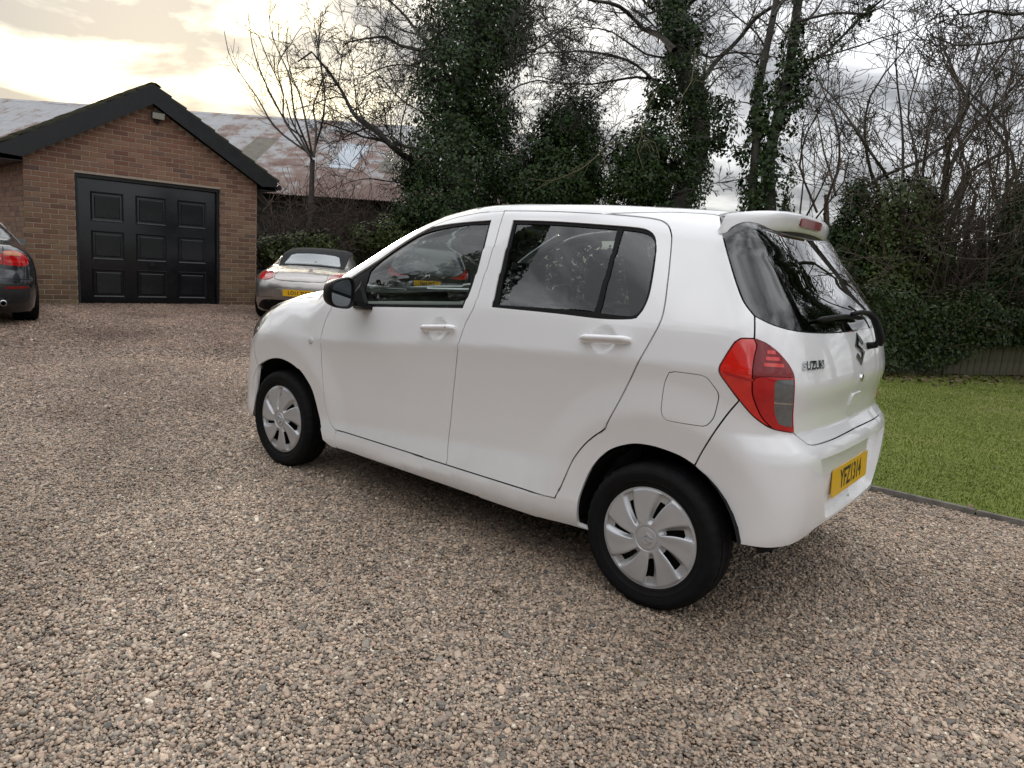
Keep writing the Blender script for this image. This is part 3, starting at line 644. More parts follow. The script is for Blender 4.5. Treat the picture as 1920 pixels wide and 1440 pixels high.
    for mi in (False, True):
        t = panel('tail_lamp', poly(L_tail_out[:1]+L_tail_out[1:], L_tail_low[:4], dv3[::-1], dv1[::-1]), W, NF, M_redb, T, off=.003, gap=.0022, rim=.016, mirror=mi, grid=.012)
        panel('brake_lens', poly(dv1, dv2, [(-.354, .953)]+L_tail_in[4:]), W, NF, M_redd, t, off=.005, gap=.0005, rim=.012, mirror=mi, grid=.012)
        panel('lower_lens', poly(dv2[::-1], dv3, [(-.315, .768), (-.391, .751)], L_tail_in[:4]), W, NF, M_red, t, off=.004, gap=.0012, rim=.012, holes=[poly(*GR)], hrim=.003, mirror=mi, grid=.012)
        g = panel('reversing_lens', poly(*GR), W, NF, M_greyl, t, off=.0025, gap=.0004, rim=0, mirror=mi, grid=.012)
        for a in range(3):
            z0 = .985+.021*a; e = .012*a
            panel('lamp_element', poly([(-.262-e*.3, z0), (-.318+e, z0)], [(-.318+e, z0), (-.315+e, z0+.012)], [(-.315+e, z0+.012), (-.262-e*.3, z0+.012)], [(-.262-e*.3, z0+.012), (-.262-e*.3, z0)]), W, NF, M_redb, t, off=.0062, gap=0, rim=.002, mirror=mi, grid=.012)
        panel('lamp_divider', poly([(-.299, .866), (-.362, .862)], [(-.362, .862), (-.363, .856)], [(-.363, .856), (-.300, .860)], [(-.300, .860), (-.299, .866)]), W, NF, M_chrome, t, off=.0035, gap=0, rim=.002, mirror=mi, grid=.012)
        panel('lamp_rib', poly([(-.160, .957), (-.236, .940)], [(-.236, .940), (-.237, .932)], [(-.237, .932), (-.166, .947)], [(-.166, .947), (-.160, .957)]), W, NF, M_red, t, off=.005, gap=0, rim=.003, mirror=mi, grid=.012)
        panel('headlamp', poly([(2.672, .742), (2.60, .80), Tw[3]], Tw[3:7], [Tw[6], (2.95, .665), (2.76, .695), (2.672, .742)]), W, NF, M_lamp, T, off=-.001, rim=.015, mirror=mi)
    # ---- dark shell behind the gaps, floor and arch liners
    bm = MB()
    us = np.linspace(S_REAR, S_FRONT, 90); zs = np.linspace(.26, .97, 26)
    G = np.array([(u, z) for u in us for z in zs]); P = W(G); P = P-NF(P)*.045
    fx = [(i*26+j, (i+1)*26+j, (i+1)*26+j+1, i*26+j+1) for i in range(89) for j in range(25)]
    def clear(f):
        c = P[list(f)].mean(0)
        return min(math.hypot(c[0], c[2]-.28), math.hypot(c[0]-WB, c[2]-.28)) > .36
    fx = [f for f in fx if clear(f)]
    bm.add(list(P), fx); bm.add(list(P*[1, -1, 1]), [f[::-1] for f in fx])
    bm.box((-.42, -.62, .40), (-.38, .62, .62)); bm.box((-.40, -.60, .33), (-.36, .60, .42)); bm.box((.34, -.70, .19), (2.07, .70, .235)); bm.box((-.34, -.44, .24), (.34, .44, .30)); bm.box((2.07, -.44, .22), (2.95, .44, .30))
    for x0 in (0., WB):
        for s in (1, -1):
            n = 20; a = [(-.35+.70*0) for _ in range(n)]
            sec = []
            for i in range(n+1):
                th = math.pi*(-.02+(.95 if x0 == 0 else 1.04)*i/n); sec.append([(x0+.348*math.cos(th), s*y, .28+.352*math.sin(th)) for y in (.765, .55, .44)])
            bm.loft(sec, closed=False, caps=False)
            bm.add([(x0-.36, s*.44, .24), (x0+.36, s*.44, .24)]+[(x0+.36*math.cos(t), s*.44, .28+.37*math.sin(t)) for t in np.linspace(0, math.pi, 14)], [tuple(range(16))])
    bm.obj('underbody', M_dark, T)
    # pillars and headlining inside
    h = MB(); gx = np.linspace(-.05, 1.42, 22); gy = np.linspace(-.50, .50, 11)
    Q = topm(np.array([(a, b) for a in gx for b in gy])); Q[:, 2] -= .03
    h.add(list(Q), [(i*11+j, i*11+j+1, (i+1)*11+j+1, (i+1)*11+j) for i in range(21) for j in range(10)]); h.obj('headlining', M_head, T)
    for mi in (False, True):
        for nm, a in (('pillar_trim', [(1.03, 1.02), (1.03, 1.49), (.90, 1.49), (.86, 1.02)]), ('pillar_trim', [(.13, 1.05), (.13, 1.47), (-.10, 1.47), (-.20, 1.10)])):
            panel(nm, poly(a[:2], a[1:3], a[2:], [a[3], a[0]]), W, NF, M_dark, T, off=-.022, gap=0, rim=.03, mirror=mi)
    return T
HB = build_hatchback()

def spoiler():
    m = MB(); secs = []
    ts = np.concatenate([np.linspace(-1, -.86, 10), np.linspace(-.8, .8, 25), np.linspace(.86, 1, 10)])
    TZ = topm(np.stack([-.100+.048*ts**2, .553*ts], 1))[:, 2]
    for t, tz in zip(ts, TZ):
        a = abs(t); xs = -.100+.048*a**2; xb = -.205+.135*a**3.2; zt = 1.5465-.043*a**2.6; zb = 1.476-.044*a**2
        yt, yb = .553*t, .577*t; ym = (yt+yb)/2; e = min(1, (1-a)/.12)**.5
        zs = float(tz)+.0005; L_ = max(xs-xb, .004)
        secs.append([(xs, yt, zs), (xs-.45*L_, yt, zs+(zt-zs)*.3+.004*e), (xb+.22*L_, yt, zt+.004*e), (xb+.05*L_, yt, zt-.003*e), (xb-.001, yt, zt-.010*e-.002), (xb, ym, zt-.024),
                     (xb+.06*L_, ym, zb+.022), (xb+.10*L_, yb, zb+.007), (xb+.16*L_, yb, zb), (xb+.5*L_, yb, zb+.004), (xs-.002, yb, zb+.010)])
    m.loft(secs, closed=True, caps=True)
    s = m.obj('spoiler', M_white, HB, angle=50)
    b = MB(); secs = []
    for y in np.linspace(-.135, .135, 13):
        a = abs(y)/.565; xb = -.207+.135*a**3.2; e = .004*max(0, abs(y)/.135-.85)/.15
        secs.append([(xb+.02, y, 1.530-e), (xb-.003, y, 1.530-e), (xb, y, 1.496+e), (xb+.02, y, 1.496+e)])
    b.loft(secs); b.obj('brake_light', M_redd, s, angle=40)
spoiler()

S_LOGO = [(-.46, .10), (0, .48), (.46, .20), (.34, .11), (.02, .31), (-.20, .13), (.46, -.10), (0, -.48), (-.46, -.20), (-.34, -.11), (-.02, -.31), (.20, -.13)]
def prism(m, pts, f, d0, d1):
    """flat outline lifted by f(u, v, height)"""
    n = len(pts); U = np.array(pts+pts, float); H = np.array([d1]*n+[d0]*n); V = list(np.stack(f(U[:, 0], U[:, 1], H), 1) if isinstance(f(0., 0., 0.), tuple) else f(U[:, 0], U[:, 1], H))
    m.add(V, [tuple(range(n))]+[(i, i+n, (i+1) % n+n, (i+1) % n) for i in range(n)])
def on_wall(s0, z0, flip=True):
    """maps flat (right, up, height) on to the rear surface about a point of the unrolled outline"""
    def f(u, v, h):
        u, v = np.atleast_1d(u), np.atleast_1d(v); p = wall(np.stack([s0-u, z0+v], 1)); return p+car_n(p)*np.reshape(np.ones(len(u))*h, (-1, 1))
    return f
def wrap_text(name, s, s0, z0, size, m, parent, bold=.02, sx=1., h=.003, sp_=1.):
    V, Fc = text_mesh(s, size, bold, sx, sp_, depth=1.0)
    arc = abs(wall(np.array([[s0-.01, z0]]))-wall(np.array([[s0+.01, z0]]))); arc = np.linalg.norm(arc)/.02
    p = wall(np.stack([s0-V[:, 0]/arc, z0+V[:, 1]], 1)); p = p+car_n(p)*np.where(V[:, 2] > 0, h, -.001)[:, None]
    return mesh_obj(name, p, Fc, m, parent)

# ---- wheels
def wheel_meshes():
    prof = [(.165, -.045), (.188, -.060), (.203, -.071), (.205, -.0725), (.207, -.0715), (.220, -.0775), (.222, -.0795), (.225, -.0785), (.240, -.0825), (.252, -.0830), (.2525, -.0818), (.262, -.080), (.276, -.070), (.2815, -.058), (.2835, -.047), (.2770, -.0465), (.2770, -.041), (.2840, -.0405), (.2845, -.012), (.2775, -.0115), (.2775, -.006), (.2845, -.0055)]
    prof = prof+[(r, -h) for r, h in prof[::-1]]
    n = 120; V, F = lathe(prof, n); k = len(prof); V = np.array(V)
    for i in range(n):
        if i % 3 == 0:
            for q in (11, 12, 13, 14, k-15, k-14, k-13, k-12):
                j = i*k+q; s = .984 if q in (12, k-13, 13, k-14) else .992; V[j][0] *= s; V[j][2] *= s
    ty = bpy.data.meshes.new('tyre'); ty.from_pydata([tuple(v) for v in V], [], F); ty.polygons.foreach_set('use_smooth', [True]*len(ty.polygons)); ty.update(); ty.set_sharp_from_angle(angle=math.radians(32)); ty.materials.append(M_tyre)
    # cover: seven broad blades with a swept trough and an open slot between them
    nb, na, nr = 7, 30, 34; R = .196
    rs = np.concatenate([[0, .02, .038, .0395, .0415, .048, .0505, .054], np.linspace(.058, .186, 24), [.191, .195, .196]]); nr = len(rs)
    A = nb*na; V = []; F = []
    def h(r, f):                                        # f: -.5...5 position between two blades, 0 in the trough
        base = .014-.30*max(0, r-.03)**2-.004*(1 if r > .19 else 0)
        if r < .058: return base+(.0015 if r < .040 else (-.003 if r < .049 else 0))
        c = abs(f); env = float(smooth01((r-.056)/.016))*float(smooth01((.190-r)/.012))
        lead = float(smooth01((.105-f)/.03)) if f > 0 else float(smooth01((f+.27)/.17))
        return base-.016*env*lead+.003*env*float(smooth01((f-.10)/.05))*float(smooth01((.5-f)/.35))
    for i, r in enumerate(rs):
        for j in range(A):
            f = (j % na)/na-.5; sw = .26*((r-.05)/.145) if r > .05 else 0
            th = 2*math.pi*(j/A)+sw
            V.append((r*math.cos(th), h(r, f), r*math.sin(th)))
    for i in range(nr-1):
        for j in range(A):
            f = (j % na+.5)/na-.5; rm = (rs[i]+rs[i+1])/2
            if .082 < rm < .150 and -.10 < f < .085: continue
            F.append((i*A+j, i*A+(j+1) % A, (i+1)*A+(j+1) % A, (i+1)*A+j))
    b0 = len(V)
    for j in range(A):
        x, y, z = V[(nr-1)*A+j]; V.append((x, y-.012, z))
    F += [((nr-1)*A+j, (nr-1)*A+(j+1) % A, b0+(j+1) % A, b0+j) for j in range(A)]
    F = [f for f in F if len(set(f)) == 4]
    cv = bpy.data.meshes.new('wheel_cover'); cv.from_pydata(V, [], F); bmm = bmesh.new(); bmm.from_mesh(cv); bmesh.ops.remove_doubles(bmm, verts=bmm.verts, dist=1e-5)
    bmesh.ops.recalc_face_normals(bmm, faces=bmm.faces); bmm.to_mesh(cv); bmm.free(); cv.polygons.foreach_set('use_smooth', [True]*len(cv.polygons)); cv.update(); cv.set_sharp_from_angle(angle=math.radians(38)); cv.materials.append(M_cover)
    V, F = lathe([(.0, -.012), (.06, -.012), (.075, -.016), (.12, -.020), (.165, -.022), (.178, -.012), (.180, .0), (.178, -.02), (.178, -.14)], 40)
    rm = bpy.data.meshes.new('rim'); rm.from_pydata(V, [], F); rm.polygons.foreach_set('use_smooth', [True]*len(rm.polygons)); rm.materials.append(M_black)
    m = MB(); prism(m, [(-a*.050, b*.050) for a, b in S_LOGO], lambda u, v, q: (u, q, v), .014, .0215); lg = bpy.data.meshes.new('wheel_emblem'); lg.from_pydata([tuple(map(float, v)) for v in m.V], [], m.F); lg.materials.append(M_cover)
    TV, TF = text_mesh('P150', .026, .02, 1.15, 1.1)
    P = []
    for x, y, z in TV:
        a = math.radians(122)-x/.238; r = .240+y; P.append((r*math.cos(a), .0835, r*math.sin(a)))
    tt = bpy.data.meshes.new('tyre_lettering'); tt.from_pydata(P, [], [f[::-1] for f in TF]); tt.materials.append(M_rubber)
    return ty, cv, rm, lg, tt
TY, CV, RMM, LGM, TTM = wheel_meshes()
def wheel(parent, x, y, s, rot, steer=0.):
    w = obj_of('wheel', TY, parent, (x, y, .281), (0, 0, steer+(0 if s > 0 else math.pi)))
    g = (0, rot, 0)
    obj_of('rim', RMM, w, (0, .060, 0), g)
    obj_of('wheel_cover', CV, w, (0, .067, 0), g)
    obj_of('emblem', LGM, w, (0, .067, 0), (0, 0.0, 0) if s else g)
    obj_of('tyre_lettering', TTM, w, (0, 0, 0), (0, rot*0, 0))
    return w
wheel(HB, 0, .703, 1, -.34); wheel(HB, WB, .708, 1, 0.); wheel(HB, 0, -.703, -1, .5); wheel(HB, WB, -.708, -1, .9)

# ---- handles, mirror, badges, plate, wiper
def handle(door, s0, s1, z0, z1, mi):
    m = MB(); secs = []; n = 15; tt = np.linspace(0, 1, n); ss = s0+(s1-s0)*tt; zz = z0+(z1-z0)*tt
    qq = wall(np.stack([ss, zz+.07], 1)); rr_ = wall(np.stack([ss, zz-.07], 1)); nq = car_n(qq)
    for i in range(n):
        t = i/(n-1); s = s0+(s1-s0)*t; z = z0+(z1-z0)*t
        q = qq[i:i+1]; r = rr_[i:i+1]; base = (q+r)[0]/2; nn = nq[i]
        base = base+nn*.004; e = math.sin(math.pi*min(1, max(.0, min(t, 1-t)*7))*.5); hh = .0165*(.55+.45*e); dd = .010+.024*e
        u = (q-r)[0]; u /= np.linalg.norm(u)
        secs.append([base+nn*(dd*(.25+.75*abs(math.sin(a))) if math.sin(a) > 0 else dd*.2)*1+u*hh*math.cos(a)*(1-.12*abs(math.sin(a))) if True else 0 for a in np.linspace(0, 2*math.pi, 13)[:-1]])
    m.loft(secs); V = np.array(m.V)*([1, -1, 1] if mi else [1, 1, 1])
    o = mesh_obj('door_handle', V, [f[::-1] for f in m.F] if mi else m.F, M_white, door, smooth=True); o.data.set_sharp_from_angle(angle=math.radians(50)); return o
PARTS = {c.name: c for c in HB.children}
for mi, sfx in ((False, ''), (True, '.001')):
    hf = handle(PARTS['front_door'+sfx], 1.270, 1.049, .941, .965, mi); handle(PARTS['rear_door'+sfx], .372, .147, 1.000, 1.017, mi)
    p = wall(np.array([[1.085, .961]]))[0]; n_ = car_n(np.array([p]))[0]; p = p+n_*.0385; k = MB(); k.tube([p-n_*.01, p+n_*.001], [.0055, .005], 12)
    k.V = [tuple(np.array(v)*([1, -1, 1] if mi else 1)) for v in k.V]
    if not mi: k.obj('keyhole', M_black, hf)
    # side repeater
    p = wall(np.array([[2.116, .781]]))[0]; n_ = car_n(np.array([p]))[0]; k = MB(); k.tube([p-n_*.002, p+n_*.004, p+n_*.007], [.018, .0165, .010], 20)
    k.V = [tuple(np.array(v)*([1, -1, 1] if mi else 1)) for v in k.V]; k.obj('side_repeater', M_greyw if 'M_greyw' in globals() else mat('clear_lens', (.62, .62, .60), .08, coat=1., var=.1, scale=200), PARTS['front_wing'+sfx], smooth=False)
def door_mirror(door, mi):
    # housing: a rounded shell lofted from the nose (front) to the glass opening (rear)
    m = MB(); secs = []
    cy, cz = .945, 1.072
    def ring(x, w, h, dy, dz, n=28, e=3.3):
        out = []
        for a in np.linspace(0, 2*math.pi, n+1)[:-1]:
            c, s = math.cos(a), math.sin(a)
            yy = math.copysign(abs(c)**(2/e), c)*w; zz = math.copysign(abs(s)**(2/e), s)*h
            zz *= 1-.22*(yy/w)*(1 if s > 0 else .4)     # taller towards the door
            out.append((x+.10*yy, cy+dy+yy, cz+dz+zz))
        return out
    for x, w, h, dy, dz in ((1.785, .010, .010, -.02, -.01), (1.778, .030, .032, -.012, -.008), (1.762, .048, .052, -.008, -.004), (1.735, .060, .065, -.003, 0), (1.70, .066, .072, 0, 0), (1.668, .068, .074, 0, 0), (1.660, .065, .071, 0, 0), (1.664, .060, .064, 0, 0), (1.678, .058, .062, 0, 0)):
        secs.append(ring(x, w, h, dy, dz))
    m.loft(secs, caps=True)
    g = MB(); r = ring(1.675, .059, .063, 0, 0); g.add(r, [tuple(range(len(r)))])
    st = MB(); st.loft([[(x, .735, .985), (x, .735, 1.012), (x, .86, 1.035), (x, .86, 1.01)] for x in (1.66, 1.70, 1.74)]); st.loft([[(1.70, .74, .985), (1.82, .74, .985), (1.86, .735, 1.05), (1.80, .72, 1.13)], [(1.69, .775, .99), (1.80, .772, .99), (1.83, .765, 1.04), (1.78, .75, 1.10)]])
    par = None
    for k, nm, mm, ang in ((m, 'door_mirror', M_black, 45), (st, 'mirror_mount', M_black, 30), (g, 'mirror_glass', M_mirror, None)):
        V = [tuple(np.array(v)*([1, -1, 1] if mi else 1)) for v in k.V]; F = [f[::-1] for f in k.F] if mi else k.F
        o = mesh_obj(nm, V, F, mm, HB if par is None else par, smooth=bool(ang))
        if ang: o.data.set_sharp_from_angle(angle=math.radians(ang))
        par = par or o
door_mirror(PARTS['front_door'], False); door_mirror(PARTS['front_door.001'], True)

TG = PARTS['tailgate']
wrap_text('maker_lettering', 'SUZUKI', -.447, .989, .040, M_chrome, TG, bold=.030, sx=1.18, h=.004)
def emblem():
    m = MB(); f = on_wall(S_REAR, 1.024); prism(m, [(a*.140, b*.135) for a, b in S_LOGO], f, -.001, .006)
    m.obj('maker_emblem', mat('dark_reflection_badge', (.012, .012, .013), .12, coat=1., var=.1, spec=.3), TG)  # chrome emblem; the dark trees it mirrors are put into its colour
M_chrome_dark = mat('dark_chrome', (.10, .10, .105), .12, metal=1., var=.1)
emblem()
def tailgate_bits():
    f = on_wall(S_REAR, .909); m = MB(); an = np.linspace(0, 2*math.pi, 18)[:-1]; k = list(f(.017*np.cos(an), .017*np.sin(an), .006))
    k2 = list(f(.020*np.cos(an), .020*np.sin(an), -.002))
    m.loft([k2, k]); m.obj('tailgate_lock', M_chrome, TG)
    # pull: a shallow scooped frame with a lid over its upper half
    f = on_wall(S_REAR, .803); m = MB()
    def rr(w, h, n=28, e=3.2):
        return [(math.copysign(abs(math.cos(a))**(2/e), math.cos(a))*w, math.copysign(abs(math.sin(a))**(2/e), math.sin(a))*h) for a in np.linspace(0, 2*math.pi, n+1)[:-1]]
    m.loft([list(f(np.array(rr(w, h))[:, 0], np.array(rr(w, h))[:, 1], q)) for w, h, q in ((.0775, .0545, .0006), (.074, .051, -.0005), (.070, .047, -.006), (.064, .041, -.024))], caps=True)
    o = m.obj('tailgate_pull', M_white, TG, angle=40)
    m = MB(); lid = [(-.066, -.004), (.066, -.004), (.069, .02), (.064, .038), (.052, .046), (-.052, .046), (-.064, .038), (-.069, .02)]
    prism(m, lid, f, -.012, .006); m.obj('pull_lid', M_white, o)
    # wiper
    m = MB(); f = on_wall(S_REAR, 0.0)
    def pt(y, z, h):
        p, ok = shoot(car_f, np.array([[-.9, y, z]]), np.array([[1., 0, 0]]), .2, .9, 20); return (p+car_n(p)*h)[0]
    a = [pt(-.135, 1.028, .045), pt(-.130, 1.05, .055), pt(-.118, 1.09, .06), pt(-.10, 1.125, .058), pt(-.06, 1.146, .05), pt(.02, 1.152, .045), pt(.12, 1.150, .036)]
    m.tube(a, [.016, .018, .017, .015, .012, .010, .008], 10); m.tube([pt(-.135, 1.03, -.01), pt(-.135, 1.03, .04)], [.016, .013], 12)
    w = m.obj('wiper_arm', M_black, TG, smooth=True)
    m = MB(); b = [pt(y, 1.138+.010*math.sin((y+.1)/.55*math.pi), .016) for y in np.linspace(-.10, .45, 12)]
    m.tube(b, [.006]+[.010]*10+[.004], 8); m.obj('wiper_blade', M_rubber, w, smooth=True)
tailgate_bits()
def number_plate(parent, text, loc, rz, tilt, w=.52, h=.111, sx=.80, size=.105, sp_=1.0, name='number_plate'):
    """flat plate facing -x before turning, lettering read from behind"""
    m = MB(); n = 6; pts = []
    for cx, cz, a0 in ((w/2-.012, h/2-.012, 0), (-w/2+.012, h/2-.012, 90), (-w/2+.012, -h/2+.012, 180), (w/2-.012, -h/2+.012, 270)):
        for k in range(n): a = math.radians(a0+90*k/(n-1)); pts.append((cx+.012*math.cos(a), cz+.012*math.sin(a)))
    prism(m, pts, lambda u, v, q: (-q, -u, v), 0, .004)
    o = m.obj(name, M_yplate, parent); o.location = loc; o.rotation_euler = (0, tilt, rz)
    V, F = text_mesh(text, size, .022, sx, sp_)
    mesh_obj('plate_lettering', [(-.0048, -x, y-.002) for x, y, z in V], F, M_ink, o)
    V, F = text_mesh('', .01) if False else (None, None)
    return o
number_plate(PARTS['rear_bumper'], 'YFZ 1314'.replace(' ', ''), (-.492, .0, .512), 0, .06)

# ---- inside the hatchback
def interior():
    def rounded(name, lo, hi, m, parent, b=.03): return box(name, lo, hi, m, parent, bevel=b, seg=3)
    def seat(y, x, rear=False):
        s = empty_part('seat', HB)
        w = .25 if not rear else .60
        rounded('seat_base', (x, y-w, .34), (x+.50, y+w, .52), M_seat, s, .05)
        m = MB(); secs = []
        for z, xo, ww, th in ((.46, 0, .95, .13), (.60, -.03, 1., .14), (.80, -.08, 1., .13), (.98, -.125, .92, .11), (1.06, -.145, .78, .07)):
            secs.append([(x+xo+th*.5*c+.02*(1 if abs(k) > .5 else 0), y+w*ww*k, z) for c, k in ((-1, -.9), (-.6, -1), (.8, -1), (1, -.7), (.7, 0), (1, .7), (.8, 1), (-.6, 1), (-1, .9))])
        m.loft(secs); m.obj('backrest', M_seat, s, angle=60)
        for yy in ((y,) if not rear else (y-.33, y+.33)):
            m = MB(); m.loft([[(x-.165+.045*c, yy+.115*k*q, z) for c, k in ((-1, -.8), (0, -1), (1, -.8), (1, .8), (0, 1), (-1, .8))] for z, q in ((1.09, .8), (1.11, 1.), (1.18, 1.05), (1.25, 1.), (1.275, .7))]); m.obj('headrest', M_seat, s, angle=60)
            for d in (-.05, .05): m = MB(); m.tube([(x-.15, yy+d, 1.03), (x-.163, yy+d, 1.12)], .006, 6); m.obj('headrest_post', M_chrome, s)
    def empty_part(nm, p):
        o = bpy.data.objects.new(nm, None); return link(o, p)
    seat(.34, 1.18); seat(-.34, 1.18); seat(0, .30, True)
    # dashboard: a lofted shelf from door to door with vents and glovebox line
    m = MB(); secs = []
    for y in np.linspace(-.68, .68, 15):
        f = 1-.12*(y/.68)**2
        secs.append([(2.28*1-.10*(y/.68)**2, y, .985), (1.98, y, 1.005), (1.84, y, .995+.01*f), (1.765, y, .965), (1.74, y, .93), (1.77, y, .84), (1.80, y, .62), (2.2, y, .60)])
    m.loft(secs); d = m.obj('dashboard', M_dash, HB, angle=50)
    for y in (.10, -.10, .60, -.60):
        v = box('air_vent', (1.728, y-.075, .895), (1.76, y+.075, .955), M_black, d, bevel=.008)
        for k in range(3): box('vent_slat', (1.7255, y-.065, .905+.016*k), (1.729, y+.065, .910+.016*k), M_dash, v)
    # steering wheel (right-hand drive)
    c = np.array([1.60, -.34, .93]); ax = np.array([-.90, 0, .43]); ax /= np.linalg.norm(ax); u = np.array([0, 1., 0]); w = np.cross(ax, u)
    m = MB(); m.tube([c+.18*(math.cos(a)*u+math.sin(a)*w) for a in np.linspace(0, 2*math.pi, 33)], .015, 8, cap=False); sw = m.obj('steering_wheel', M_black, HB, smooth=True)
    m = MB(); m.tube([c-ax*.02, c+ax*.015], [.07, .06], 14)
    for a in (0.2, math.pi-.2, -math.pi/2): m.tube([c, c+.175*(math.cos(a)*u+math.sin(a)*w)], [.022, .014], 6)
    m.tube([c, c-ax*.25], .03, 8); m.obj('hub', M_black, sw)
    # door cards and floor, parcel shelf
    for s in (1, -1):
        b = MB(); b.box((.35, s*.70-.012, .32), (1.95, s*.70+.012, .985)); b.obj('door_trim', M_seat, HB)
    b = MB(); b.box((-.30, -.62, .93), (.16, .62, .955)); b.obj('parcel_shelf', M_seat, HB)
    # inner mirror
    b = MB(); b.loft([[(1.66+x, y, 1.385+z*q) for z, x in ((-.03, 0), (.03, .008), (.03, .03), (-.03, .025))] for y, q in ((-.11, .6), (-.09, 1), (.09, 1), (.11, .6))]); b.tube([(1.68, 0, 1.39), (1.72, 0, 1.42)], .008, 6); b.obj('interior_mirror', M_black, HB)
interior()

# ================================================================== the brick garage
def brick_mat(name, tone):
    M = bpy.data.materials.new(name); M.use_nodes = True; nt = M.node_tree; N = nt.nodes.new; L = nt.links.new; b = nt.nodes['Principled BSDF']
    oi = N('ShaderNodeObjectInfo'); ge = N('ShaderNodeNewGeometry'); ad = N('ShaderNodeMath'); ad.operation = 'ADD'; L(oi.outputs['Random'], ad.inputs[0]); L(ge.outputs['Random Per Island'], ad.inputs[1])
    fr = N('ShaderNodeMath'); fr.operation = 'FRACT'; L(ad.outputs[0], fr.inputs[0])
    t = tone; c = ramp_of(nt, fr.outputs[0], [(0, (0.167*t, 0.089*t, 0.065*t)), (.25, (0.231*t, 0.123*t, 0.084*t)), (.5, (0.266*t, 0.148*t, 0.100*t)), (.72, (0.231*t, 0.140*t, 0.092*t)), (.9, (0.301*t, 0.184*t, 0.128*t)), (1., (0.147*t, 0.092*t, 0.075*t))])
    # lichen and weathering that follows the wall, in world space: yellower towards the ground, redder in the gable
    sx = N('ShaderNodeSeparateXYZ'); L(ge.outputs['Position'], sx.inputs[0]); nz = N('ShaderNodeTexNoise'); nz.inputs['Scale'].default_value = 1.6; nz.inputs['Detail'].default_value = 5; L(ge.outputs['Position'], nz.inputs['Vector'])
    hz = N('ShaderNodeMath'); hz.operation = 'MULTIPLY_ADD'; L(nz.outputs[0], hz.inputs[0]); hz.inputs[1].default_value = 2.2; L(sx.outputs[2], hz.inputs[2])
    tint = ramp_of(nt, N_range(nt, hz.outputs[0], .6, 4.4), [(0, (.62, .74, .60)), (.25, (.86, .98, .82)), (.6, (1.0, 1.0, .95)), (1., (1.08, .94, .90))])
    mx = N('ShaderNodeMix'); mx.data_type = 'RGBA'; mx.blend_type = 'MULTIPLY'; mx.inputs[0].default_value = 1; L(c, mx.inputs[6]); L(tint, mx.inputs[7])
    L(mx.outputs[2], b.inputs['Base Color']); b.inputs['Roughness'].default_value = .88
    n2 = N('ShaderNodeTexNoise'); n2.inputs['Scale'].default_value = 120; L(ge.outputs['Position'], n2.inputs['Vector']); bp = N('ShaderNodeBump'); bp.inputs['Strength'].default_value = .35; bp.inputs['Distance'].default_value = .004; L(n2.outputs[0], bp.inputs['Height']); L(bp.outputs[0], b.inputs['Normal'])
    return M
def N_range(nt, s, a, b):
    n = nt.nodes.new('ShaderNodeMapRange'); n.inputs[1].default_value = a; n.inputs[2].default_value = b; nt.links.new(s, n.inputs[0]); return n.outputs[0]
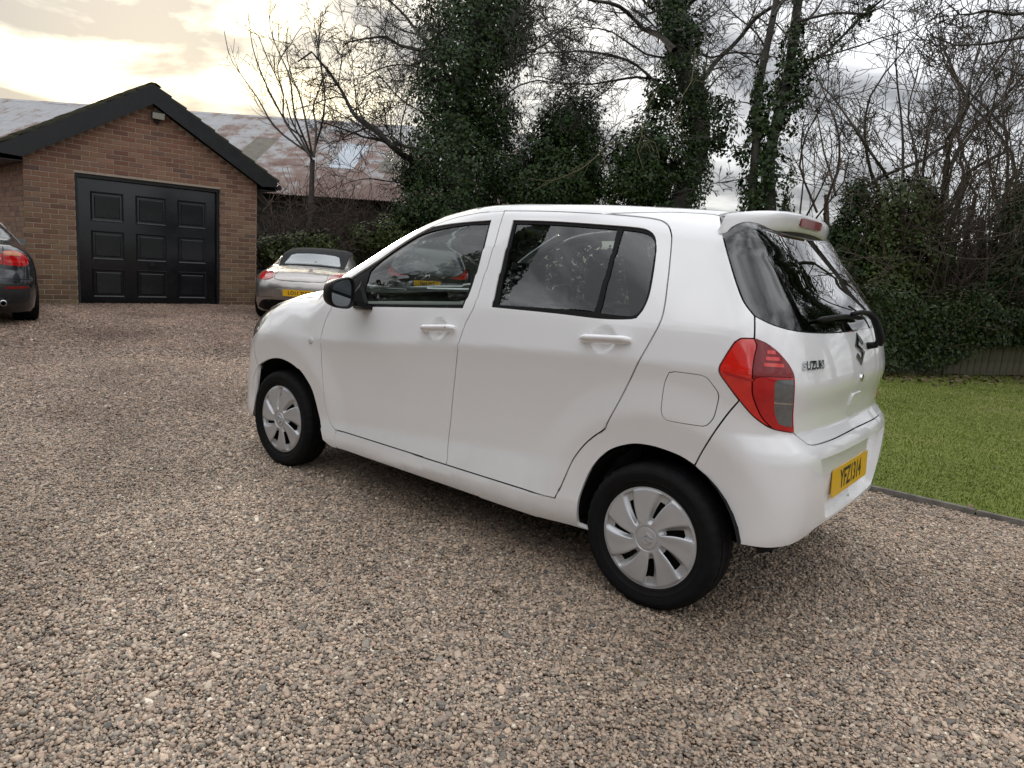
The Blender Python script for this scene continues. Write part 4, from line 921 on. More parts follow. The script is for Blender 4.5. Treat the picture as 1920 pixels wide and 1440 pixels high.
def garage():
    W0, W1, EH, AP, XM = -.765, 3.335, 2.50, 3.70, 1.285
    T = empty('brick_garage', 'brown brick garage with black panelled door and pitched roof', 'garage', (13.157, -2.053, 0), math.radians(-96.95))
    Mb = brick_mat('brick', 1.0); Mo = mat('mortar', (.42, .34, .265), .95, var=.15, scale=30, bump=.3, bscale=120)
    Mk = mat('black_joinery', (.012, .0125, .014), .38, var=.25, scale=8, rvar=.1); Md = mat('black_door_paint', (.010, .011, .013), .26, var=.3, scale=3, rvar=.08)
    Mt = mat('mossy_roof_tile', (.045, .040, .034), .95, var=.5, scale=9, bump=.9, bscale=18, col2=(.075, .078, .040))
    DX0, DX1, DZ = 0.0, 2.571, 2.315
    def top(x): return EH+(AP-EH)*(1-abs(x-XM)/(XM-W0))
    # core wall (mortar) with the door opening, brick faces stand proud of it
    m = MB(); d0, d1 = .0065, .10
    def slab(poly2):
        n = len(poly2); m.add([(x, d0, z) for x, z in poly2]+[(x, d1, z) for x, z in poly2], [tuple(range(n)), tuple(range(n, 2*n))[::-1]]+[(i, i+n, (i+1) % n+n, (i+1) % n) for i in range(n)])
    slab([(W0+.01, 0), (DX0, 0), (DX0, EH), (W0+.01, EH)]); slab([(DX1, 0), (W1-.01, 0), (W1-.01, EH), (DX1, EH)]); slab([(DX0, DZ), (DX1, DZ), (DX1, EH), (DX0, EH)]); slab([(W0+.01, EH+.001), (W1-.01, EH+.001), (XM, AP)])
    wall_ = m.obj('front_wall', Mo, T)
    bw, bh, jn = .243, .075, .0125
    def brick_mesh(w):
        bm = bmesh.new(); bm_box(bm, (0, 0, 0), (w, .05, bh), .004, 1); return bm_mesh('brick', bm, Mb)
    cache = {}; spots = []
    row = 0; z = 0.0
    while z < AP:
        off = 0 if row % 2 == 0 else -(bw+jn)/2
        x = W0+off
        while x < W1:
            a, b_ = max(x, W0), min(x+bw, W1)
            if z+bh > EH:
                lim = [XM-(XM-W0)*(1-(z+bh-EH)/(AP-EH)), XM+(XM-W0)*(1-(z+bh-EH)/(AP-EH))]; a, b_ = max(a, lim[0]), min(b_, lim[1])
            if z < DZ-.001:
                if a < DX0 < b_: b_ = DX0 if DX0-a > b_-DX1 else b_
                if a >= DX0 and b_ <= DX1: b_ = a
                elif a < DX1 and b_ > DX1 and a > DX0: a = DX1
            if b_-a > .03: spots.append((a, z, round(b_-a, 3)))
            x += bw+jn
        z += bh+jn; row += 1
    spots.sort(key=lambda s: (-(s[2] > .2), s[1] > 2.4 and abs(s[0]-XM)*.0, abs(s[1]-2.2)))
    r = random.Random(2); rest = MB()
    for i, (x, z, w) in enumerate(spots):
        if i < 300:
            me = cache.setdefault(w, None) or brick_mesh(w); cache[w] = me
            obj_of('brick', me, wall_, (x, r.uniform(-.0025, .0015), z), (0, r.uniform(-.004, .004), 0))
        else: rest.box((x, r.uniform(-.002, .002), z), (x+w, .05, z+bh))
    rest.obj('brickwork', Mb, wall_, kind='stuff')
    # side walls and back
    m = MB(); m.box((W0+.012, .10, 0), (W0+.11, 6.0, EH+.18)); side = m.obj('side_wall', Mo, T)
    sb = MB(); row = 0; z = 0.
    while z < EH+.12:
        y = .102-(0 if row % 2 else .11)
        while y < 6.0:
            a = max(y, .052); sb.box((W0+r.uniform(-.002, .002), a, z), (W0+.05, min(y+bw, 6), z+bh)); y += bw+jn
        z += bh+jn; row += 1
    sb.obj('brickwork', Mb, side, kind='stuff')
    m = MB(); m.box((W1-.11, .10, 0), (W1, 6.0, EH+.18)); m.box((W0+.11, 5.9, 0), (W1-.11, 6.0, EH)); m.add([(W0+.11, 5.95, EH), (W1-.11, 5.95, EH), (XM, 5.95, AP+.2)], [(0, 1, 2)]); m.obj('rear_wall', mat('plain_brickwork', (.20, .11, .07), .9, var=.25, scale=20), T)
    # door: frame, leaf, nine raised panels, handle
    m = MB(); m.box((DX0+.002, .05, 0), (DX0+.055, .14, DZ-.065)); m.box((DX1-.055, .05, 0), (DX1-.002, .14, DZ-.065)); m.box((DX0+.002, .045, DZ-.064), (DX1-.002, .14, DZ-.002)); m.obj('door_frame', Mk, T)
    leaf = box('garage_door', (DX0+.058, .082, .015), (DX1-.058, .125, DZ-.068), Md, T, bevel=.004)
    pan = bmesh.new(); pw, ph = .50, .475
    def rect(w, h, y): return [pan.verts.new((sx*w/2, y, sz*h/2)) for sx, sz in ((-1, -1), (1, -1), (1, 1), (-1, 1))]
    rings = [rect(pw+.05, ph+.05, .0), rect(pw+.03, ph+.03, -.014), rect(pw+.012, ph+.012, -.010), rect(pw-.03, ph-.03, .006), rect(pw-.06, ph-.06, .006), rect(pw-.10, ph-.10, -.010)]
    for a, b_ in zip(rings, rings[1:]):
        for k in range(4): pan.faces.new((a[k], a[(k+1) % 4], b_[(k+1) % 4], b_[k]))
    pan.faces.new(rings[-1]); bmesh.ops.recalc_face_normals(pan, faces=pan.faces)
    pm = bm_mesh('door_panel', pan, Md)
    for i in range(3):
        for j in range(3): obj_of('door_panel', pm, leaf, (.53+i*.755, .0815, .385+j*.690))
    m = MB(); m.box((1.245, .06, .735), (1.325, .082, .80)); m.tube([(1.285, .035, .768), (1.285, .08, .768)], .012, 10); m.obj('door_handle', Mk, leaf)
    # bargeboards, fascia, gutter, soffit
    sl = (AP-EH)/(XM-W0); ov = .36
    for s in (-1, 1):
        xe = XM+s*(XM-W0+ov); ze = EH-sl*ov+.275
        m = MB(); q = [(XM, -.16, AP+.325), (xe, -.16, ze+.045), (xe, -.16, ze-.085), (xe-s*.33, -.16, ze-.105), (XM, -.16, AP-.01)]
        q = q if s > 0 else q[::-1]; n = len(q)
        m.add([(x, y, z) for x, y, z in q]+[(x, y+.032, z) for x, y, z in q], [tuple(range(n)), tuple(range(n, 2*n))[::-1]]+[(i, i+n, (i+1) % n+n, (i+1) % n) for i in range(n)]); m.obj('bargeboard', Mk, T)
        m = MB(); q = [(XM, AP+.23), (xe, ze-.05), (xe, ze+.02), (XM, AP+.30)]; n = 4
        m.add([(x, -.127, z) for x, z in q]+[(x, 6.1, z) for x, z in q], [tuple(range(4)), (7, 6, 5, 4)]+[(i, i+4, (i+1) % 4+4, (i+1) % 4) for i in range(4)]); m.obj('roof_deck', Mk, T)
        m = MB(); m.box((min(xe, xe-s*.03), -.12, ze-.16), (max(xe, xe-s*.03), 6.1, ze-.05)); m.obj('fascia', Mk, T)
        m = MB(); m.box((min(xe, XM+s*(XM-W0)), -.12, ze-.175), (max(xe, XM+s*(XM-W0)), 6.1, ze-.162)); m.obj('soffit', Mk, T)
        m = MB(); m.tube([(xe+s*.055, -.14, ze-.085), (xe+s*.055, 6.1, ze-.085)], .055, 10); m.obj('gutter', Mk, T)
        # tiles in courses
        th = math.atan(sl); ln = math.hypot(XM-xe, AP+.28-ze); rows = 9; gauge = ln/rows
        bm = bmesh.new(); bm_box(bm, (-.165, 0, -.03), (.165, gauge+.07, .022), .006, 1)
        for v in bm.verts: v.co.z += .014*math.cos(v.co.x/.165*math.pi)+.034*(1-v.co.y/(gauge+.07))
        tm = bm_mesh('roof_tile', bm, Mt); stuff = MB()
        for rr in range(rows):
            for c in range(19):
                yy = -.155+.165+c*.33; u = rr*gauge-.05
                loc = Vector((xe-s*u*math.cos(th), yy, ze+.040+u*math.sin(th)+.012)); R_ = Matrix(((0, -s*math.cos(th), s*math.sin(th)), (1 if s > 0 else 1, 0, 0), (0, math.sin(th), math.cos(th)))).to_4x4()
                if s < 0:
                    o = bpy.data.objects.new('roof_tile', tm); o.matrix_local = Matrix.Translation(loc+Vector((0, 0, .02+r.uniform(-.006, .012)))) @ R_; link(o, T)
                else:
                    stuff.add([tuple((Matrix.Translation(loc) @ R_) @ v.co) for v in tm.vertices], [tuple(p.vertices) for p in tm.polygons])
        if s > 0: stuff.obj('roof_tiling', Mt, T, kind='stuff')
    m = MB()
    for k in range(14):
        y0 = -.17+k*.45; m.add([(XM+a, y, AP+.325+.09*math.cos(a/.14*1.3)-.05+.008*(k % 2)) for y in (y0, y0+.44) for a in (-.14, -.10, -.04, .04, .10, .14)], [(i, i+1, i+7, i+6) for i in range(5)])
    m.obj('ridge_tiling', Mt, T, kind='stuff')
    # floodlight under the apex
    f = empty('floodlight', 'small black floodlight with pale glass fixed under the garage gable', 'light', (13.157, -2.053, 0), math.radians(-96.95))
    b0 = MB(); b0.loft([[(1.255, -.10, 3.43), (1.505, -.10, 3.43), (1.505, -.13, 3.56), (1.255, -.13, 3.56)], [(1.28, -.02, 3.45), (1.48, -.02, 3.45), (1.48, -.04, 3.57), (1.28, -.04, 3.57)]]); hd = b0.obj('housing', Mk, f)
    g = MB(); g.add([(1.275, -.1065, 3.443), (1.485, -.1065, 3.443), (1.485, -.131, 3.547), (1.275, -.131, 3.547)], [(0, 1, 2, 3)]); g.obj('lamp_glass', mat('floodlight_glass', (.42, .40, .36), .15, coat=.6, var=.1), f)
    b1 = MB(); b1.box((1.34, -.045, 3.39), (1.42, -.004, 3.45)); b1.tube([(1.38, -.02, 3.40), (1.38, -.06, 3.37)], .022, 8); b1.obj('sensor', Mk, f)
garage()

# ================================================================== the barn behind, under corrugated iron
def sheet_mat():
    M = bpy.data.materials.new('corrugated_iron'); M.use_nodes = True; nt = M.node_tree; N = nt.nodes.new; L = nt.links.new; b = nt.nodes['Principled BSDF']
    oi = N('ShaderNodeObjectInfo'); ge = N('ShaderNodeNewGeometry'); n = N('ShaderNodeTexNoise'); n.inputs['Scale'].default_value = 1.0; n.inputs['Detail'].default_value = 8; n.inputs['Roughness'].default_value = .68
    mp = N('ShaderNodeMapping'); mp.inputs['Scale'].default_value = (1.5, 1.5, .45); L(ge.outputs['Position'], mp.inputs[0]); L(mp.outputs[0], n.inputs['Vector'])
    rv = N('ShaderNodeMath'); rv.operation = 'MULTIPLY_ADD'; L(oi.outputs['Random'], rv.inputs[0]); rv.inputs[1].default_value = .16; L(n.outputs[0], rv.inputs[2])
    sx = N('ShaderNodeSeparateXYZ'); L(ge.outputs['Position'], sx.inputs[0]); hz = N('ShaderNodeMath'); hz.operation = 'MULTIPLY_ADD'; L(sx.outputs[2], hz.inputs[0]); hz.inputs[1].default_value = -.072; L(rv.outputs[0], hz.inputs[2])
    fac = N('ShaderNodeMath'); fac.operation = 'ADD'; L(hz.outputs[0], fac.inputs[0]); fac.inputs[1].default_value = .22
    c = ramp_of(nt, fac.outputs[0], [(.33, (.36, .36, .37)), (.44, (.31, .30, .295)), (.50, (.23, .17, .145)), (.57, (.175, .105, .082)), (.76, (.135, .068, .052))])
    L(c, b.inputs['Base Color']); b.inputs['Roughness'].default_value = .62; b.inputs['Metallic'].default_value = .15
    return M
def barn():
    T = empty('corrugated_barn', 'long dark barn under a rusty corrugated iron roof behind the garage', 'barn', (17.47, -10.14, 0), math.atan2(-.625, -.781))
    # local x runs right along the eave as seen from the drive, y away from it
    Ms = sheet_mat(); EZ, RZ, DY = 2.86, 6.12, 6.9; X0, X1 = -17.0, 7.0
    Mw = mat('dark_rubble_wall', (.040, .036, .032), .95, var=.5, scale=3, bump=.8, bscale=9)
    box('wall', (X0+.3, .35, 0), (X1-.3, .75, EZ+.1), Mw, T); box('rear_wall', (X0+.3, 2*DY-.75, 0), (X1-.3, 2*DY-.35, EZ+.1), Mw, T)
    th = math.atan2(RZ-EZ, DY); ln = math.hypot(RZ-EZ, DY); rows = 3; sw, sl = .80, ln/rows
    def corr(w, l):
        m = MB(); n = 42; V = []
        for j in (0, 1):
            for i in range(n+1): x = -w/2-.03+(w+.06)*i/n; V.append((x, j*(l+.12), .018*math.cos(2*math.pi*x/.0762)))
        m.add(V, [(i, i+1, n+2+i, n+1+i) for i in range(n)]); me = bpy.data.meshes.new('roof_sheet'); me.from_pydata(m.V, [], m.F); me.polygons.foreach_set('use_smooth', [True]*n); me.materials.append(Ms); return me
    me = corr(sw, sl); r = random.Random(9); Mg = mat('rooflight_sheet', (.42, .47, .52), .35, var=.1, scale=4); Mg2 = mat('dirty_rooflight', (.13, .115, .085), .6, var=.3, scale=3)
    lite = me.copy(); lite.materials.clear(); lite.materials.append(Mg); lit2 = me.copy(); lit2.materials.clear(); lit2.materials.append(Mg2)
    n = int((X1-X0)/sw)
    for i in range(n):
        for j in range(rows):
            u = j*sl-.15; x = X0+(i+.5)*sw
            q = lite if (j == 1 and i == 21) else (lit2 if (j == 1 and i in (17, 23)) else me)
            obj_of('roof_sheet', q, T, (x, u*math.cos(th), EZ+u*math.sin(th)+.008*j+r.uniform(-.006, .006)+(.006 if i % 2 else 0)), (th, 0, r.uniform(-.004, .004)))
    m = MB(); m.add([(X0, DY, RZ-.03), (X1, DY, RZ-.03), (X1, 2*DY, EZ), (X0, 2*DY, EZ)], [(0, 1, 2, 3)]); m.obj('far_slope', Ms, T)
    m = MB(); m.loft([[(x, DY-.22, RZ-.075), (x, DY, RZ+.035), (x, DY+.22, RZ-.075)] for x in (X0, X1)], closed=False, caps=False); m.obj('ridge_cap', Ms, T)
    m = MB(); m.box((X0+.3, .3, EZ-.12), (X1-.3, .36, EZ+.02)); m.obj('eaves_beam', Mw, T)
    m = MB(); m.add([(X1-.35, .5, 0), (X1-.35, 2*DY-.5, 0), (X1-.35, 2*DY-.5, EZ), (X1-.35, DY, RZ-.1), (X1-.35, .5, EZ)], [(0, 1, 2, 3, 4)]); m.add([(X0+.35, .5, 0), (X0+.35, 2*DY-.5, 0), (X0+.35, 2*DY-.5, EZ), (X0+.35, DY, RZ-.1), (X0+.35, .5, EZ)], [(4, 3, 2, 1, 0)]); m.obj('gable_wall', Mw, T)
barn()

# ================================================================== trees, ivy, hedge, fence
def leaf_mat(name, cols, rough=.42):
    M = bpy.data.materials.new(name); M.use_nodes = True; nt = M.node_tree; N = nt.nodes.new; L = nt.links.new; b = nt.nodes['Principled BSDF']
    ge = N('ShaderNodeNewGeometry'); c = ramp_of(nt, ge.outputs['Random Per Island'], [(i/(len(cols)-1), k) for i, k in enumerate(cols)])
    L(c, b.inputs['Base Color']); b.inputs['Roughness'].default_value = rough; b.inputs['Specular IOR Level'].default_value = .28
    return M
M_ivy = leaf_mat('ivy_leaf', [(0.0107, 0.0252, 0.0053), (0.0178, 0.0399, 0.0072), (0.0285, 0.0588, 0.0092), (0.0161, 0.0357, 0.0079), (0.0446, 0.0756, 0.0132)])
M_ivy2 = leaf_mat('shrub_leaf', [(0.0258, 0.0451, 0.0098), (0.0438, 0.0689, 0.0138), (0.0670, 0.0954, 0.0176), (0.0388, 0.0530, 0.0138), (0.1033, 0.1193, 0.0275)])
M_hedge = leaf_mat('hedge_leaf', [(0.0124, 0.0250, 0.0060), (0.0213, 0.0403, 0.0079), (0.0356, 0.0576, 0.0106), (0.0178, 0.0326, 0.0066), (0.0535, 0.0749, 0.0158)])
M_bark = mat('grey_bark', (.055, .048, .040), .9, var=.35, scale=6, bump=.5, bscale=40)
M_bark2 = mat('brown_twig', (.080, .058, .042), .9, var=.35, scale=5)
M_barkl = mat('lichened_twig', (.14, .125, .066), .9, var=.3, scale=8)
class Tw:
    """tubes collected as arrays"""
    def __init__(s): s.V = []; s.F = []; s.n = 0
    def tube(s, P, r, k):
        P = np.asarray(P, float); n = len(P); d = np.empty_like(P); d[1:-1] = P[2:]-P[:-2]; d[0] = P[1]-P[0]; d[-1] = P[-1]-P[-2]
        d /= np.linalg.norm(d, axis=1)[:, None]+1e-9
        a = np.array([.31, .23, .92]) if abs(d[0, 2]) < .8 else np.array([.9, .3, .1])
        u = np.cross(d, a); u /= np.linalg.norm(u, axis=1)[:, None]+1e-9; w = np.cross(d, u); an = np.arange(k)*2*math.pi/k
        r = np.asarray(r, float)
        V = P[:, None]+r[:, None, None]*(np.cos(an)[None, :, None]*u[:, None]+np.sin(an)[None, :, None]*w[:, None])
        i = np.arange(n-1)[:, None]*k; j = np.arange(k)[None]; j2 = (j+1) % k
        F = np.stack([i+j, i+j2, i+k+j2, i+k+j], -1).reshape(-1, 4)+s.n
        s.V.append(V.reshape(-1, 3)); s.F.append(F); s.n += n*k
    def obj(s, name, m, parent=None, **kw): return fast_mesh(name, np.concatenate(s.V), np.concatenate(s.F), m, parent, smooth=True, **kw)
def grow(tw, p, d, L, r, lvl, R, wig=.30, up=.10, dens=1., rmin=.0058):
    n = max(4, int(3+L*2.6)); st = L/n; P = [p]; D = [d]; bend = R.normal(0, .55*wig, 3)
    for i in range(n):
        d = d+R.normal(0, wig*.42, 3)+bend*.55; d[2] += up*.35; d /= np.linalg.norm(d); p = p+d*st; P.append(p); D.append(d)
    rr = np.maximum(r*np.linspace(1, .35, n+1), rmin)
    tw.tube(P, rr, 6 if r > .04 else (4 if r > .014 else 3))
    if lvl <= 0: return
    c = int(round(R.uniform(2.6, 5.2)*dens*(.85+.30*L)))
    for _ in range(c):
        t = R.uniform(.20, 1.0); i = min(n-1, int(t*n)); q = P[i]+(P[i+1]-P[i])*(t*n-i); dd = D[i]
        x = np.cross(dd, R.normal(0, 1, 3)); x /= np.linalg.norm(x)+1e-9; a = R.uniform(.45, 1.1); e = dd*math.cos(a)+x*math.sin(a)
        grow(tw, q, e, L*R.uniform(.42, .72)*(1.12-.40*t), max(rr[i]*R.uniform(.40, .62), rmin), lvl-1, R, wig, up, dens, rmin)
def limb(tw, path, r0, r1, R, lvl=3, dens=1., side=1.4, wig=.30, up=.08, first=.15, jit=.5, spread=1., thin=.66):
    """path of (px, py, D): a limb following it, with side shoots all along"""
    r0 *= thin; r1 *= thin
    ph = R.uniform(0, 6.28); P = cr([spot(a, b, c+jit*math.sin(ph+i*1.1)) for i, (a, b, c) in enumerate(path)], .30); P = np.array(P)
    P += np.cumsum(R.normal(0, .014, P.shape), 0)*.7
    rr = np.linspace(r0, r1, len(P)); tw.tube(P, rr, 8 if r0 > .08 else 6)
    Ls = np.linalg.norm(np.diff(P, axis=0), axis=1).sum()
    for _ in range(int(Ls*2.5*dens)):
        t = R.uniform(first, 1.0); i = min(len(P)-2, int(t*(len(P)-1))); dd = P[i+1]-P[i]; dd /= np.linalg.norm(dd)
        x = np.cross(dd, R.normal(0, 1, 3)); x /= np.linalg.norm(x)+1e-9; a = R.uniform(.5, 1.2)*spread
        grow(tw, P[i], dd*math.cos(a)+x*math.sin(a), side*R.uniform(.45, 1.25)*(1.15-.5*t), max(.008, rr[i]*R.uniform(.25, .5)), lvl-1, R, wig, up, dens)
    return P
def leaves(P, N, size, R, flat=.35, droop=.3):
    """kite-shaped leaves at points, roughly facing N"""
    n = len(P); N = N+R.normal(0, flat, (n, 3))+np.array([0, 0, .25]); N /= np.linalg.norm(N, axis=1)[:, None]
    t = R.normal(0, 1, (n, 3)); t[:, 2] -= droop*2; t -= N*(t*N).sum(1)[:, None]; t /= np.linalg.norm(t, axis=1)[:, None]; w = np.cross(N, t)
    s = size*np.exp(R.normal(0, .28, n))[:, None]; h = s*R.uniform(.34, .48, (n, 1))
    V = np.stack([P-t*s*.45, P+w*h-t*s*.05+N*s*.07, P+t*s*.55, P-w*h-t*s*.05+N*s*.07], 1).reshape(-1, 3)
    return V, np.arange(n*4).reshape(-1, 4)
def vnoise(P, sc, off=0.): return np.array([noise.noise(Vector(p*sc)+Vector((off, off*1.7, off*.3))) for p in P])
def ivy_column(path, R, count, size=.085, lump=.35, gap=.10):
    """leaf cloud round a path of (point, radius)"""
    Q = np.array([np.append(p, r) for p, r in path]); cum = np.append(0, np.cumsum(np.linalg.norm(np.diff(Q[:, :3], axis=0), axis=1)))
    w = np.interp(np.linspace(0, cum[-1], 60), cum, Q[:, 3]); cw = np.cumsum(w); cw /= cw[-1]
    u = R.random(count); t = np.interp(u, cw, np.linspace(0, cum[-1], 60)); C = np.stack([np.interp(t, cum, Q[:, k]) for k in range(4)], 1)
    a = R.uniform(0, 2*math.pi, count); o = np.stack([np.cos(a), np.sin(a), R.normal(0, .25, count)], 1); o /= np.linalg.norm(o, axis=1)[:, None]
    base = C[:, :3]+o*C[:, 3:]*.8; nz = vnoise(base, 1.1, 3.)+.5*vnoise(base, 2.7, 9.)
    rad = C[:, 3]*(1+lump*nz*1.5)*R.random(count)**.30; P = C[:, :3]+o*rad[:, None]; P[:, 2] += R.normal(0, .08, count)
    k = vnoise(P, 2.1, 21.)+R.normal(0, .12, count) > -.42+gap*(rad/C[:, 3])*1.4
    return leaves(P[k], o[k], size, R)
def blob(R, c, rad, count, size, lump=.35, gap=.1):
    o = R.normal(0, 1, (count, 3)); o /= np.linalg.norm(o, axis=1)[:, None]; q = R.random(count)**.33
    nz = vnoise(o*2+np.array(c)*.37, 1.3, 5.)
    P = np.array(c)+o*np.array(rad)*(q*(1+lump*nz))[:, None]; k = (vnoise(P, 2.3, 11.)+R.normal(0, .12, count) > -.40+gap*q) & (P[:, 2] > .02)
    return leaves(P[k], o[k], size, R)
def joinl(parts):
    V = []; F = []; n = 0
    for v, f in parts: V.append(v); F.append(f+n); n += len(v)
    return np.concatenate(V), np.concatenate(F)
def col_path(pts, D): return [(spot(a, b, D), r) for a, b, r in pts]

R_ = np.random.default_rng(11)
def down(p, px, D):
    """path starting on the ground below its first picture point"""
    return [tuple(on_ground(px, D))]+p
# --- the young bare tree before the barn
def young_tree():
    D = 18.0; t = empty('bare_young_tree', 'slim bare young tree with upswept branches in front of the barn roof', 'tree', on_ground(585, D)); t0 = Vector(t.location)
    tw = Tw(); Z2 = lambda *p: [(400+x/2.88, y/2.88, D) for x, y in p]
    g = on_ground(588, D); f0 = spot(586, 300, D); P = np.array(cr([g, g*.5+f0*.5+np.array([.03, .05, 0]), f0], .3)); tw.tube(P, np.linspace(.085, .06, len(P)), 8)
    trunk = tw.obj('trunk', M_bark, t); tw = Tw()
    for k, p in enumerate(([(535, 870), (490, 740), (420, 690), (330, 540), (270, 400), (210, 240), (190, 60)], [(530, 850), (440, 620), (400, 400), (360, 300), (310, 160), (297, 50)], [(505, 820), (330, 680), (240, 530), (150, 400), (80, 270), (60, 160)],
                           [(535, 840), (500, 640), (470, 500), (430, 400), (400, 250), (410, 150)], [(540, 845), (555, 700), (545, 560), (590, 420), (560, 200), (545, 100)], [(530, 860), (420, 640), (370, 480), (290, 330), (240, 200), (165, 140)], [(540, 850), (600, 650), (610, 480), (580, 320), (590, 90)], [(520, 840), (380, 650), (380, 520), (350, 350), (420, 230), (480, 140)])):
        limb(tw, Z2(*p), .042, .012, R_, lvl=2, dens=.85, side=.85, wig=.14, up=.30, first=.2, jit=.5, spread=.62)
    tw.obj('crown', M_bark, t)
    for c in t.children: c.location = -t0
young_tree()

# --- ivy-clad tree left of centre
def place(t):
    t0 = Vector(t.location)
    for c in t.children: c.location = -t0
def ivy_tree_a():
    D = 18.5; t = empty('ivy_clad_tree', 'broad tree smothered in dark ivy with crooked bare limbs reaching left over the barn', 'tree', on_ground(872, D))
    tw = Tw(); tp = [on_ground(872, D)]+[spot(a, b, D) for a, b in ((862, 300), (866, 200), (885, 100), (902, 0), (915, -120), (930, -260))]; P = np.array(cr(tp, .4)); tw.tube(P, np.linspace(.40, .14, len(P)), 10); tw.obj('trunk', M_bark, t)
    tw = Tw()
    for p, r0, r1, dn in (([(800, 318), (775, 302), (733, 271), (709, 247), (671, 222), (650, 184), (622, 139), (598, 111), (587, 97), (563, 115)], .14, .03, 1.25), ([(820, 290), (775, 278), (712, 264), (678, 257), (629, 240), (590, 232)], .09, .02, 1.1), ([(870, 180), (848, 153), (817, 111), (785, 92), (747, 83), (723, 69), (678, 73), (643, 83)], .12, .02, 1.25),
                          ([(880, 120), (817, 87), (789, 62), (768, 35), (733, 0), (700, -40)], .11, .03, 1.2), ([(850, 160), (810, 135), (747, 122), (705, 132), (678, 146)], .06, .012, 1.2), ([(840, 250), (800, 215), (760, 190), (720, 150), (690, 120)], .06, .012, 1.1),
                          ([(905, 120), (950, 60), (985, 10), (1030, -50)], .10, .03, 1.2), ([(900, 60), (940, 0), (960, -60)], .10, .03, 1.), ([(880, 40), (840, -20), (800, -70)], .10, .03, 1.1), ([(930, 210), (960, 170), (1010, 150), (1060, 160), (1100, 140)], .05, .01, 1.2), ([(905, 180), (940, 120), (1000, 95), (1050, 60), (1090, 20)], .06, .012, 1.2), ([(800, 330), (760, 345), (700, 335), (650, 345)], .05, .01, .9)):
        limb(tw, [(a, b, D) for a, b in p], r0, r1, R_, lvl=3, dens=dn*1.12, side=1.55, wig=.36, jit=.8)
    tw.obj('bare_branches', M_bark, t)
    V, F = joinl([ivy_column(col_path([(880, 455, .9), (850, 400, 1.45), (848, 330, 1.45), (855, 250, 1.38), (862, 170, 1.42), (880, 90, 1.50), (898, 10, 1.42), (908, -80, 1.2), (918, -160, .9)], D), R_, 52000, .068, gap=.02), blob(R_, spot(775, 330, D), (.55, .55, .45), 1400, .066), blob(R_, spot(780, 400, D-.3), (.7, .7, .8), 2600, .066), blob(R_, spot(955, 340, D), (.8, .8, 1.0), 7000, .066), blob(R_, spot(930, 230, D), (.7, .7, .9), 4500, .066, gap=.12), blob(R_, spot(950, 60, D), (.8, .8, 1.0), 5000, .066)])
    fast_mesh('ivy', V, F, M_ivy, t); place(t)
ivy_tree_a()
